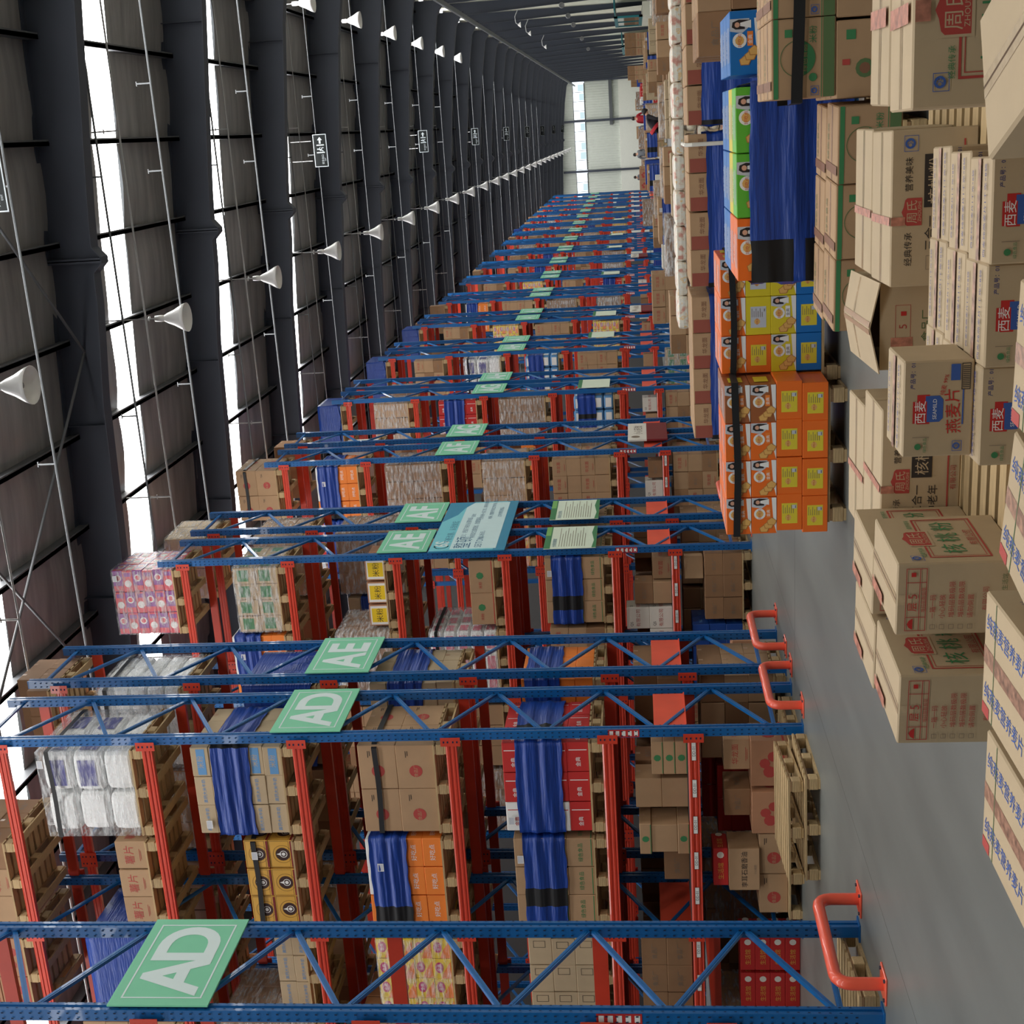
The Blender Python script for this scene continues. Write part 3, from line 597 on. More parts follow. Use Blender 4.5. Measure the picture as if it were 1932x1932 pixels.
def biscuit_end(colr, lab='b_label'):
    def pr(b, f):
        F = f('f'); b.rect(F,-.095,-.062,.075,.062,lab); b.disc(F,-.045,.01,.024,'cookie',9); b.text(F,'好吃点',-.045,.01,.018,'red')
        for i in range(6): b.rect(F,-.01,.048-.016*i,.06-.02*(i % 2),.052-.016*i,'grey_print')
        b.rect(F,.03,-.055,.06,-.02,'b_pale'); b.rect(F,.034,-.05,.056,-.045,'black_print')
        [b.rect(f('t'),-.12,-.15+.06*q,.10,-.13+.06*q,'b_pale') for q in range(5)]
    return carton(.305,.40,.2,colr,pr,None,None,'biscuit_carton',.004)
def pr_center(t, mt, size, v=0, extra=None):
    def pr(b, f):
        for q in ('f','r'):
            b.text(f(q),t,0,v,size,mt)
            if extra: extra(b, f(q))
    return pr
def lines(b, F): b.rect(F,-.08,-.10,.08,-.095,'red_print'); b.rect(F,-.06,-.115,.06,-.11,'red_print')

C_ZH1 = carton(.66,.45,.36,'kraft_pale',p_zhou1,'film_tape'); C_ZH2 = carton(.31,.5,.48,'kraft_pale',p_zhou2,'film_tape','y'); C_ZH2B = carton(.56,.34,.48,'kraft_pale',p_zhou2b,'film_tape','x')
C_XI = carton(.36,.3,.25,'kraft_pale',p_ximai,None,None); C_OAT = carton(.43,.5,.35,'kraft_pale',p_oat,None,None)
C_GR = carton(.41,.40,.345,'kraft',p_green); C_GR2 = carton(.40,.40,.345,'kraft',p_green2)
C_BI = {k: biscuit('b_'+k) for k in ('orange','brown','yellow','green','blue')}; C_BL = {k: biscuit('b_'+k, (.40,.305)) for k in ('orange','green','yellow','blue')}; C_BE = {k: biscuit_end('b_'+k, 'b_pale' if k == 'yellow' else 'b_label') for k in ('orange','yellow','blue','brown')}
C_PL = carton(.36,.34,.29,'kraft'); C_PL2 = carton(.36,.34,.29,'kraft_dark',pr_center('食品厂','grey_print',.07)); C_PL3 = carton(.36,.34,.29,'kraft',pr_center('华龙面','red_print',.08,.02,lines))
C_CHIP = carton(.36,.34,.37,'kraft',pr_center('薯片','red_print',.13,.03,lines)); C_MILK = carton(.36,.34,.21,'kraft_pale',pr_center('高钙大米牛奶','sky_print',.05)); C_MILKF = carton(.36,.34,.21,'kraft_pale',lambda b, f: (b.rect(f('f'),-.16,-.06,.16,.04,'sky_print'), b.text(f('f'),'米粉',0,0,.08,'kraft_pale')))
def p_coffee(b, f):
    for q in ('f','r'):
        F = f(q); b.frame(F,-.17,-.10,.17,.13,.003,'coffee'); b.disc(F,0,-.02,.085,'coffee',20); b.ring(F,0,-.03,.045,.008,'white',16); b.disc(F,0,-.03,.022,'white',12); b.poly(F,[(-.02,0),(.02,0),(0,.055)],'white'); b.rect(F,-.17,-.14,.17,-.115,'darkred')
        b.ring(F,0,-.02,.115,.003,'coffee',24)
C_COF = carton(.36,.34,.285,'gold',p_coffee,None)
def p_big(b, f):
    for q in ('f','r','t'): b.disc(f(q),-.05,0,.075,'red_print',18); b.text(f(q),'食品厂',-.05,0,.05,'kraft'); b.rect(f(q),.12,.10,.2,.107,'black_print'); b.rect(f(q),.14,.08,.2,.087,'black_print')
C_BIG = carton(.54,.5,.43,'kraft',p_big)
C_OR = carton(.36,.34,.22,'carton_orange',pr_center('好吃点','white',.07),None); C_WH = carton(.36,.34,.22,'white',pr_center('金典','carton_orange',.06),None)
def p_gift(c2):
    def pr(b, f):
        for q in ('f','r'): b.text(f(q),'金典',-.06,.0,.06,c2); b.rect(f(q),.08,-.1,.09,.1,c2)
    return pr
C_GR1 = carton(.36,.34,.24,'red',p_gift('white'),None); C_GW1 = carton(.36,.34,.24,'white',p_gift('red'),None)
C_BG = carton(.36,.34,.30,'kraft',pr_center('绿色食品','green_print',.06,0,lambda b, F: b.rect(F,-.17,-.13,.17,-.12,'green_print')))
C_PUR = carton(.36,.34,.17,'purple',lambda b, f: [(b.disc(f(q),.05,0,.06,'white',14), b.disc(f(q),.05,0,.04,'pinkred',12), b.rect(f(q),-.17,-.08,-.08,.08,'pinkred')) for q in ('f','r')] and None,None); C_PUR2 = carton(.36,.34,.17,'pinkred',lambda b, f: [(b.disc(f(q),-.04,.0,.06,'white',14), b.rect(f(q),.08,-.06,.15,.06,'purple')) for q in ('f','r')] and None,None)
C_GL = carton(.27,.34,.36,'kraft_pale',lambda b, f: [b.rect(f(q),-.09,-.06,.10,.12,'green_print') for q in ('f','r')] and None); C_YL = carton(.36,.34,.34,'kraft_red',lambda b, f: (b.rect(f('f'),-.16,-.14,.16,.15,'white'), b.rect(f('f'),-.12,-.12,.12,.13,'candy'), b.text(f('f'),'米粉',0,0,.12,'black_print')),None)
C_CAN = carton(.27,.34,.22,'candy',lambda b, f: [(b.poly(f(q),[(-.13,-.1),(.1,-.1),(-.02,-.02),(-.13,.02)],'carton_orange'), b.disc(f(q),.02,.04,.05,'magenta',14,1.5), b.text(f(q),'金典',.02,.04,.05,'white')) for q in ('f','r')] and None,None)
C_FR = carton(.54,.5,.40,'kraft_red',lambda b, f: [(b.disc(f(q),-.1,.0,.07,'red_print',9), b.disc(f(q),.0,.05,.06,'red_print',8), b.disc(f(q),.08,-.04,.06,'red_print',9), b.rect(f(q),-.26,-.16,.26,-.14,'red_print')) for q in ('f','r')] and None)
C_BLU = carton(.36,.34,.26,'carton_blue',pr_center('食品厂','sky_print',.06),None); C_WR = carton(.36,.34,.36,'offwhite',pr_center('有限公司','red_print',.075,0,lambda b, F: b.text(F,'QS',-.1,.1,.06,'black_print')),None)
C_BS = carton(.36,.34,.27,'kraft_pale',lambda b, f: [b.frame(f(q),.05,-.06,.14,.08,.005,'black_print') for q in ('f','r')] and None)
C_EMB = carton(.54,.5,.38,'kraft',lambda b, f: [(b.disc(f(q),.02,.02,.06,'green_print',7), b.text(f(q),'米粉',-.14,.02,.06,'red_print'), b.rect(f(q),-.26,-.18,.26,-.165,'red_print')) for q in ('f','r')] and None)
C_LROW = carton(.385,.5,.26,'kraft',lambda b, f: (b.rect(f('f'),-.19,-.12,-.05,.115,'rust_print'), b.text(f('f'),'华龙面',.06,0,.06,'brown_print')))
C_OIL = carton(.52,.4,.34,'kraft',lambda b, f: (b.text(f('f'),'李耳石磨香油',-.0,0,.075,'black_print'), b.text(f('f'),'小心轻放',0,-.12,.03,'grey_print')))
C_BIG2 = carton(.5,.45,.32,'kraft',p_big)
C_THIN = carton(.40,.36,.13,'kraft',lambda b, f: (b.disc(f('f'),0,.0,.04,'green_print',9), b.rect(f('f'),-.19,-.06,.19,-.052,'green_print')))
C_HOT = carton(.36,.34,.20,'magenta',lambda b, f: [(b.disc(f(q),0,.02,.04,'gold',12), b.text(f(q),'好吃点',0,-.06,.05,'pink')) for q in ('f','r')] and None,None)
C_REDB = carton(.46,.36,.17,'red',lambda b, f: [(b.text(f(q),'生活馆',-.05,0,.07,'gold'), b.disc(f(q),.15,0,.04,'offwhite',10)) for q in ('f','r')] and None,None)
def soft(w, d, h, mt, m2=None, name='soft_pack'):               # puffed plastic pack
    b = MB(); v = []; f = []; nu, nv = 14, 8
    for j in range(nv+1):
        for i in range(nu):
            a, e = 2*math.pi*i/nu, math.pi*(j/nv-.5); q = lambda t: math.copysign(abs(t)**.35, t)
            v.append((w/2*q(math.cos(a))*q(math.cos(e)), d/2*q(math.sin(a))*q(math.cos(e)), h/2+h/2*q(math.sin(e))))
    for j in range(nv):
        for i in range(nu): f.append((j*nu+i, j*nu+(i+1)%nu, (j+1)*nu+(i+1)%nu, (j+1)*nu+i))
    b.add(v, f, mt)
    if m2: 
        F = FF('f',w*.98,d*1.0,h); b.rect(F,-w*.33,-h*.28,w*.33,h*.3,m2); b.rect(FF('r',w,d,h),-d*.3,-h*.3,d*.3,h*.3,m2)
    return b.mesh(name, False)
S_TI = soft(.50,.5,.36,'tissue'); S_TB = soft(.50,.5,.36,'tissue','tissue_blue'); S_PK = soft(.36,.36,.22,'tissue','pink'); S_GR = soft(.40,.4,.3,'lamp_grey'); S_CAN = soft(.36,.36,.25,'sky_print','white')
def sack(w, d, h, n):
    base = soft(w, d, h, 'bag_print'); b = MB(); r_ = w/n*.46
    for i in range(n):
        cx_ = (i-(n-1)/2)*w/n*.94; m_ = 12; v = [(cx_+r_*q*math.cos(2*math.pi*k/m_), -d/2+.03-dy, h/2+min(r_,h*.46)*q*math.sin(2*math.pi*k/m_)) for q, dy in ((1,0),(.95,.035),(.7,.055),(.25,.062)) for k in range(m_)]
        b.add(v, [(j*m_+k, (j+1)*m_+k, (j+1)*m_+(k+1)%m_, j*m_+(k+1)%m_) for j in range(3) for k in range(m_)] + [tuple(3*m_+k for k in range(m_))], 'sack_end')
    return join([('a', base, (0,0,0), 0), ('b', b.mesh('b', True), (0,0,0), 0)], 'sack')
SACKS = [sack(.50,.52,.165,4), sack(.48,.52,.16,4), soft(.52,.52,.17,'bag_print',None,'sack')]

def ring_pts(w, d, n):
    r_ = .03; P = []; per = 2*(w+d); 
    for i in range(n):
        t = per*i/n
        if t < w: P.append((-w/2+t, -d/2, 0, -1))
        elif t < w+d: P.append((w/2, -d/2+t-w, 1, 0))
        elif t < 2*w+d: P.append((w/2-(t-w-d), d/2, 0, 1))
        else: P.append((-w/2, d/2-(t-2*w-d), -1, 0))
    return P
def cloth(w, d, z0, z1, seed, black=(), mt='cloth_blue', n=110, nz=26, amp=.0125):
    g = random.Random(seed); ph = [g.uniform(0,6) for _ in range(8)]; P = ring_pts(w+.012, d+.012, n); b = MB(); v = []
    for j in range(nz+1):
        t = j/nz
        for i, (x, y, nx, ny) in enumerate(P):
            s = i*2*(w+d)/n; q_ = 1.1*math.sin(1.7*s+ph[1]) + .5*math.sin(4.1*s+ph[5]); o = amp*(1.0 + .75*math.sin(17*t+ph[0]+q_) + .5*math.sin(33*t+ph[2]-1.6*q_)*(.6+.4*math.sin(3*s+ph[6])) + .25*math.sin(61*t+2*q_)) * (.45+.7*math.sin(math.pi*min(1,max(0,t*.9+.05))))
            z = z0 + (z1-z0)*t + (.010*math.sin(5*s+ph[3]) + .006*math.sin(23*s+ph[4]))*(1 if j == 0 else .6 if j == nz else .2)
            v.append((x+nx*(o+.004), y+ny*(o+.004), z))
    fb = []; fk = []
    for j in range(nz):
        for i in range(n):
            s = i*2*(w+d)/n; q = (j*n+i, j*n+(i+1)%n, (j+1)*n+(i+1)%n, (j+1)*n+i); k = (i+.5)/n*2*(w+d)
            (fk if any(a <= k <= e and (len(bb) < 3 or bb[2][0] <= j/nz <= bb[2][1]) for bb in black for a, e in [bb[:2]]) else fb).append(q)
    b.add(v, fb, mt); b.add(v, fk, 'cloth_black') if fk else None
    return b.mesh('cloth_wrap', True)
def cover(w, d, h, seed, mt='cloth_blue'):                       # cloth over the whole load
    b = MB(); v = []; n = 96; P = ring_pts(w+.02, d+.02, n); g = random.Random(seed); p0 = g.uniform(0,6)
    for j in range(9):
        t = j/8
        for i, (x, y, nx, ny) in enumerate(P):
            s = i*2*(w+d)/n; o = .004+.009*t*(1+math.sin(30*s+p0)+.5*math.sin(57*s)); v.append((x+nx*o, y+ny*o, h*(1-t)+(.05+.03*math.sin(7*s+p0))*t))
    f = [(j*n+i, (j+1)*n+i, (j+1)*n+(i+1)%n, j*n+(i+1)%n) for j in range(8) for i in range(n)] + [tuple(range(n))]; b.add(v, f, mt); return b.mesh('cloth_cover', True)
def filmwrap(w, d, h, seed=0):
    b = MB(); v = []; n = 60; P = ring_pts(w+.016, d+.016, n); g = random.Random(seed)
    for j in range(7):
        for i, (x, y, nx, ny) in enumerate(P): o = .004+.006*g.random(); v.append((x+nx*o, y+ny*o, h*j/6+.008))
    f = [(j*n+i, j*n+(i+1)%n, (j+1)*n+(i+1)%n, (j+1)*n+i) for j in range(6) for i in range(n)] + [tuple(6*n+i for i in range(n))]; b.add(v, f, 'film'); return b.mesh('film_wrap', True)
def strap(w, d, z, wd=.05, mt='strap_black'):
    b = MB(); n = 40; P = ring_pts(w+.02, d+.02, n); v = []
    for j in (0,1):
        for x, y, nx, ny in P: v.append((x+nx*.006, y+ny*.006, z+(j-.5)*wd+.008*math.sin(5*x+3*y)))
    b.add(v, [(i,(i+1)%n,n+(i+1)%n,n+i) for i in range(n)], mt); return b.mesh('strap')
TAGM = MB(); TAGM.rect((Vector((0,0,0)), X, Z),-.05,-.035,.05,.035,'b_pale'); TAGM.frame((Vector((0,-.001,0)), X, Z),-.05,-.035,.05,.035,.006,'white'); TAGM = TAGM.mesh('slip')

def stack(nx, ny, nz, cw, cd, ch, pick, gap=.008, jit=.006, seed=1, top=None, name='carton'):
    g = random.Random(seed); L = []
    for k in range(nz):
        for j in range(ny):
            for i in range(nx):
                if 0 < j < ny-1 and 0 < i < nx-1 and k < nz-1: continue
                if k == nz-1 and top is not None and (i + nx*j) >= top: continue
                me = pick(i, j, k) if callable(pick) else pick
                L.append((name, me, ((i-(nx-1)/2)*(cw+gap)+g.uniform(-jit,jit), (j-(ny-1)/2)*(cd+gap)+g.uniform(-jit,jit), k*ch), g.uniform(-.012,.012)))
    return L
TPL = {}
def tpl(name, parts, h, desc, obj='carton_stack', cat='carton stack'): TPL[name] = dict(parts=parts, h=h, desc=desc, obj=obj, cat=cat, j=None)
W3, D3 = 1.10, 1.04
alt = lambda A, B: (lambda i, j, k: A if (i+k) % 2 else B)
tpl('tissue', stack(2,2,3,.52,.52,.37,lambda i,j,k: S_TB if (i == 1 and k > 0) else S_TI,0,.01,3,None,'soft_pack') + [('film_wrap', filmwrap(1.07,1.07,1.12), (0,0,0), 0), ('strap', strap(1.08,1.08,.98,.055), (0,0,0), 0), ('slip', TAGM, (.4,-.56,1.08), 0)], 1.12, 'film-wrapped white tissue packs with black strap', 'tissue_pack_load', 'tissue packs')
tpl('chips', stack(3,3,1,.36,.34,.37,C_CHIP,seed=4), .37, 'single layer of cartons printed in red')
tpl('milkblue', stack(3,3,5,.36,.34,.21,lambda i,j,k: C_MILKF if i == 2 else C_MILK,seed=5) + [('cloth_wrap', cloth(1.10,1.04,.38,.82,5,((1.10,1.35),)), (0,0,0), 0), ('slip', TAGM, (-.42,-.54,.93), 0)], 1.05, 'pale cartons belted with blue cloth')
tpl('coffee', stack(3,3,2,.36,.34,.285,C_COF,seed=6) + [('strap', strap(1.10,1.04,.45,.06), (0,0,0), 0), ('slip', TAGM, (.36,-.54,.45), 0)], .57, 'gold coffee cartons with black strap')
tpl('bigbrown', stack(2,2,2,.54,.5,.43,C_BIG,seed=7) + [('strap', strap(1.09,1.01,.66,.06), (0,0,0), 0)], .86, 'four large brown cartons with black strap')
tpl('orangewhite', stack(3,3,4,.36,.34,.22,lambda i,j,k: C_WH if (k == 3 and i > 0) or i == 0 and k == 2 else C_OR,seed=8) + [('cloth_wrap', cloth(1.10,1.04,.40,.84,8,((.0,.25),)), (0,0,0), 0), ('slip', TAGM, (.2,-.55,.72), 0)], .88, 'orange and white cartons belted with blue cloth')
tpl('gift', stack(3,3,4,.36,.34,.24,lambda i,j,k: C_GW1 if (i == 0 and k != 0) or (k == 2 and i != 1) else C_GR1,seed=9) + [('cloth_wrap', cloth(1.10,1.04,.30,.82,9,((1.2,1.5),)), (0,0,0), 0), ('slip', TAGM, (-.4,-.55,.9), 0)], .96, 'red and white gift cartons belted with blue cloth')
tpl('brownblue', stack(3,3,3,.36,.34,.30,C_BG,seed=10) + [('cloth_wrap', cloth(1.10,1.04,.32,.80,10,((.25,.48),)), (0,0,0), 0), ('slip', TAGM, (.3,-.55,.83), 0)], .90, 'brown cartons belted with blue cloth')
tpl('plain', stack(3,3,3,.36,.34,.29,lambda i,j,k: (C_PL,C_PL3,C_PL2)[(i+k) % 3],seed=11), .87, 'plain brown cartons three layers high')
tpl('plain4', stack(3,3,4,.36,.34,.29,lambda i,j,k: C_PL3 if k % 2 else C_PL,seed=12,top=6), 1.16, 'brown cartons four layers high')
tpl('low', stack(3,3,2,.36,.34,.29,lambda i,j,k: C_PL2,seed=13,top=5), .58, 'low stack of dark brown cartons')
tpl('filmed', stack(3,3,4,.36,.34,.29,C_PL2,seed=14) + [('film_wrap', filmwrap(1.10,1.04,1.16,4), (0,0,0), 0), ('slip', TAGM, (-.4,-.55,1.1), 0)], 1.16, 'brown cartons wrapped in clear film')
tpl('filmed2', stack(3,3,3,.36,.34,.29,C_PL,seed=15) + [('film_wrap', filmwrap(1.10,1.04,.87,5), (0,0,0), 0)], .87, 'light brown cartons wrapped in clear film')
tpl('purple', stack(3,3,6,.36,.34,.17,alt(C_PUR,C_PUR2),seed=16) + [('film_wrap', filmwrap(1.10,1.04,1.03,6), (0,0,0), 0), ('slip', TAGM, (.42,-.55,.97), 0)], 1.03, 'purple and red packs in clear film')
tpl('greenlabel', stack(4,3,2,.27,.34,.36,C_GL,seed=17) + [('film_wrap', filmwrap(1.11,1.04,.73,7), (0,0,0), 0)], .73, 'film-wrapped cartons with green panels')
tpl('yellowlabel', stack(3,2,1,.36,.34,.34,C_YL,.03,seed=18), .34, 'single row of cartons with yellow and white labels')
tpl('candy', stack(4,3,4,.27,.34,.22,C_CAN,seed=19) + [('film_wrap', filmwrap(1.11,1.04,.88,8), (0,0,0), 0)], .88, 'bright yellow candy cartons in clear film')
tpl('pinkwhite', stack(3,3,5,.36,.34,.22,S_PK,seed=20,name='soft_pack') + [('film_wrap', filmwrap(1.10,1.06,1.10,9), (0,0,0), 0), ('strap', strap(1.11,1.07,.98,.055), (0,0,0), 0)], 1.10, 'film-wrapped white and pink packs with strap', 'soft_pack_load', 'soft packs')
tpl('fruit', stack(2,2,3,.54,.5,.40,C_FR,seed=21), 1.20, 'brown cartons printed with red fruit')
tpl('bluecover', stack(3,3,3,.36,.34,.29,C_PL,seed=22) + [('cloth_cover', cover(1.10,1.05,.93,22), (0,0,0), 0)], .93, 'load hidden under a blue cloth cover', 'covered_load', 'covered load')
tpl('darkcover', stack(3,3,2,.36,.34,.26,C_BLU,seed=23) + [('cloth_cover', cover(1.10,1.05,.6,23), (0,0,0), 0)], .6, 'low load under a dark blue cloth', 'covered_load', 'covered load')
tpl('bluecarton', stack(3,3,3,.36,.34,.26,C_BLU,seed=24,top=6), .78, 'stack of bright blue cartons')
tpl('whitered', stack(3,2,2,.36,.34,.36,C_WR,seed=25,top=4), .72, 'white cartons printed in red')
tpl('bsquare', stack(3,3,3,.36,.34,.27,C_BS,seed=26,top=6), .81, 'pale cartons with black squares')
tpl('emblem', stack(2,2,1,.54,.5,.38,C_EMB,seed=27), .38, 'two brown cartons with green emblems')
tpl('milkrow', stack(3,2,2,.36,.34,.21,C_MILK,seed=28), .42, 'two layers of pale milk cartons')
tpl('bottles', stack(3,3,4,.36,.36,.25,S_CAN,seed=29,name='bottle_pack') + [('cloth_wrap', cloth(1.09,1.09,.45,.9,29,((.5,.62),),amp=.009), (0,0,0), 0)], 1.0, 'blue bottle packs belted with blue cloth', 'bottle_pack_load', 'bottle packs')
tpl('orange', stack(3,3,3,.36,.34,.22,C_OR,seed=30,top=6), .66, 'bright orange cartons')
tpl('redgift', stack(2,2,5,.46,.36,.17,C_REDB,seed=31,top=2), .85, 'red gift boxes stacked loosely')
tpl('greyfilm', stack(3,3,3,.36,.34,.29,C_PL2,seed=32) + [('film_wrap', filmwrap(1.10,1.04,.88,32), (0,0,0), 0), ('film_wrap', filmwrap(1.12,1.06,.90,33), (0,0,0), 0)], .90, 'brown cartons thickly wrapped in grey film')

def place(name, x, y, z, label, detail, rz=0, group='pallet loads'):
    T = TPL[name]
    if detail:
        o = empty(T['obj'], (x,y,z), rz, label, T['cat'], group)
        for nm, me, loc, r_ in T['parts']: link(nm, me, o, loc, (0,0,r_))
    else:
        if T['j'] is None: T['j'] = join(T['parts'], T['obj'])
        o = tag(link(T['obj'], T['j'], None, (x,y,z), (0,0,rz)), label, T['cat'], group)
    return o
TIER = ['floor', 'shelf', 'first', 'second', 'third', 'fourth', 'top']
def slot(k, far, tier, s, name, detail, dx=0, dy=0, pal=True):
    yn, lt, side, _ = RACKS[k, far]; bay, q = divmod(s, 2); x = AX - bay*BAY - (.66, 1.85)[q] + dx
    y = yn + DEP/2 + (.02 if far else -.03) + dy; z = .001 if tier == 0 else LV[tier-1] + (.066 if tier > 1 else .072)
    where = '%s %s, %s in, %s-side %s rack' % (TIER[tier], 'tier' if tier > 1 else 'level', nth(s), side, lt)
    if pal: pallet(x, y, z, 'wooden pallet on the ' + where, detail); z += .15
    place(name, x, y, z, TPL[name]['desc'] + ', ' + where, detail, rng.uniform(-.02,.02) + (math.pi if far else 0))

# ---- loads the photograph shows, tier by tier, then loads added for shade
for k, spec in {0: [(6,1,'plain'),(6,2,'fruit'),(5,0,'tissue'),(5,1,'chips'),(4,0,'milkblue'),(4,1,'coffee'),(3,0,'bigbrown'),(3,1,'orangewhite'),(2,0,'gift'),(2,1,'brownblue'),
                    (5,2,'bluecover'),(4,2,'milkrow'),(3,2,'candy'),(2,2,'bsquare'),(5,3,'plain4'),(4,3,'filmed'),(3,3,'fruit'),(2,3,'plain')],
                1: [(6,0,'purple'),(5,0,'greenlabel'),(5,1,'orangewhite'),(4,0,'yellowlabel'),(4,1,'greyfilm'),(3,0,'emblem'),(3,1,'pinkwhite'),(2,0,'brownblue'),(2,1,'plain'),(0,0,'low'),(0,1,'bluecarton')],
                2: [(6,0,'bigbrown'),(5,0,'orangewhite'),(4,0,'filmed'),(3,0,'filmed2'),(2,0,'plain4'),(5,1,'gift'),(4,1,'plain'),(3,1,'candy'),(2,1,'pinkwhite'),(0,0,'plain')],
                3: [(6,0,'darkcover'),(5,0,'filmed2'),(4,0,'gift'),(3,0,'filmed'),(2,0,'bottles'),(4,1,'plain'),(3,1,'orange'),(0,0,'plain')],
                4: [(6,0,'darkcover'),(5,0,'plain'),(4,0,'tissue'),(3,0,'bottles'),(2,0,'plain4'),(0,0,'greenlabel')]}.items():
    for tier, s, nm in spec: slot(k, False, tier, s, nm, (k == 0 and s < 3) or (k in (1,2) and s < 2) or (k == 3 and s == 0))
for tier, s, nm in [(6,0,'low'),(5,0,'pinkwhite'),(5,1,'filmed'),(4,0,'bluecover'),(4,1,'plain'),(3,0,'milkblue'),(3,1,'greyfilm'),(2,0,'orangewhite'),(2,1,'bottles'),(5,2,'plain4'),(3,2,'filmed'),(4,3,'plain'),(2,3,'bluecarton'),(0,0,'plain'),(0,1,'redgift')]:
    slot(0, True, tier, s, nm, False)
for tier, s, nm in [(6,0,'greenlabel'),(5,0,'filmed2'),(5,1,'plain'),(4,0,'filmed'),(4,1,'milkblue'),(3,0,'darkcover'),(3,1,'orange'),(2,0,'plain'),(2,1,'gift'),(0,0,'plain')]: slot(1, True, tier, s, nm, False)
for far, sp in ((False, [(0,3,'filmed2')]), (True, [(0,2,'filmed2'),(0,3,'plain')])):  # floor loads added to fill and darken the see-through gaps
    for tier, q_, nm in sp:
        if nm != 'x': slot(0, far, tier, q_, nm, False)
for q_ in (2,3,4): slot(0, False, 1, q_, 'low', False, 0, 0, False); slot(0, True, 1, q_, 'low', False, 0, 0, False); slot(1, False, 1, q_, 'low', False, 0, 0, False)  # dark stacks added at shelf level so the gaps read as shade
for q_ in (0,1): slot(0, True, 1, q_, 'low', False, 0, 0, False); slot(1, True, 1, q_, 'low', False, 0, 0, False)
for tier, q_, nm in [(5,4,'filmed'),(4,4,'plain'),(3,4,'plain4'),(2,4,'fruit')]: slot(0, False, tier, q_, nm, False)  # from here, loads added in deeper bays to block light
for tier, q_, nm in [(5,3,'plain'),(4,2,'filmed'),(3,3,'plain4'),(2,2,'plain')]: slot(0, True, tier, q_, nm, False)
for tier, q_, nm in [(5,2,'filmed'),(4,2,'plain'),(3,2,'plain4'),(2,2,'fruit'),(4,3,'plain4'),(3,3,'filmed'),(0,2,'plain')]: slot(1, False, tier, q_, nm, False)
for tier, q_, nm in [(5,2,'plain4'),(4,2,'plain'),(3,2,'filmed'),(2,2,'plain4'),(0,1,'plain')]: slot(1, True, tier, q_, nm, False)
for k in (2, 3):
    for tier in (5,4,3,2,0): slot(k, True, tier, 1, ('plain','filmed','plain4','low')[(k+tier) % 4] if tier else 'plain', False)
pool6 = ['low','emblem','chips','yellowlabel','darkcover','low']
pool = ['plain','plain4','filmed','filmed2','low','milkblue','brownblue','greyfilm','plain','emblem','whitered','orangewhite','candy','gift','bluecover']
for k in range(2, 6):
    for tier in (6,5,4,3,2): 
        if rng.random() < .7: slot(k, True, tier, 0, rng.choice(pool6 if tier in (0,6) else pool), False)
for k in range(5, 19):
    for tier in (6,5,4,3,2,0):
        if rng.random() < (.45 if tier == 6 else .85): slot(k, False, tier, 0, rng.choice(pool6 if tier in (0,6) else pool), False)

# ================================================================== PICKING SHELF AND FLOOR LEVEL OF THE NEAR RACKS
def thing(nm, me, x, y, z, label, cat, group=None, rz=0, rx=0, ry=0):
    o = link(nm, me, None, (x,y,z), (rx,ry,rz)); return tag(o, label, cat, group)
ZS = LV[0] + .062
b = MB(); b.box(-BAY+.06,-.06,.02,DEP-.02,-.001,.004,'wall_dark'); SHELF = b.mesh('shelf_sheet')
for (k, far), v in RACKS.items():
    if k < 4:
        for i in range(2): link('shelf_sheet', SHELF, v[3], (-i*BAY,0,ZS))
y2 = YN0 + .22; i2 = 0; ZS += .005
def shelf(me, x, y, z, what, k=0, rz=0):
    lt = letter(k); thing('carton', me, x, y, z, '%s on the far-side %s picking shelf' % (what, lt), 'carton', 'cartons on the picking shelves', rz)
for i in range(3): shelf(C_THIN, -6.72, y2, ZS+.132*i, '%s thin green-printed carton' % ('lowest','middle','topmost')[i])
for i in range(2): shelf(C_PL, -7.18, y2+.05, ZS+.292*i, '%s plain carton beside the thin ones' % ('lower','upper')[i])
for i in range(2): shelf(C_PL2, -7.18+.02, y2+.45, ZS+.292*i, '%s dark carton at the back' % ('lower','upper')[i])
for i in range(3): shelf((C_THIN,C_PL,C_THIN)[i], -7.68, y2-.06, ZS+(0,.132,.424)[i], '%s carton jutting from the middle pile' % ('bottom','middle','top')[i], 0, R(-4))
shelf(C_HOT, -6.75, y2+.55, ZS, 'small magenta carton')
for i in range(2): shelf(C_PL2, -8.2, y2+.2+.36*i, ZS, '%s dark carton near the orange end plate' % ('front','rear')[i])
y4 = YN0 + PER + .22
for i in range(2):
    for j in range(2): shelf(C_WR, -7.55-.37*i, y4, ZS+.362*j*0 + (.362*j), '%s %s white carton printed in red' % (('right','left')[i], ('lower','upper')[j]), 1) if not (i == 1 and j == 1) else None
shelf(C_PL3, -6.75, y4+.1, ZS, 'brown carton next to the orange plate', 1); shelf(C_PL, -7.13, y4, ZS, 'tall plain carton by the white ones', 1); shelf(C_PL2, -7.13, y4, ZS+.292, 'dark carton on the tall plain one', 1)
for k in range(2, 8):
    for i in range(2): shelf((C_PL,C_PL3,C_PL2,C_WR)[(k+i) % 4], -6.8-.42*i, YN0+k*PER+.25, ZS, '%s carton' % ('corridor-side','inner')[i], k)
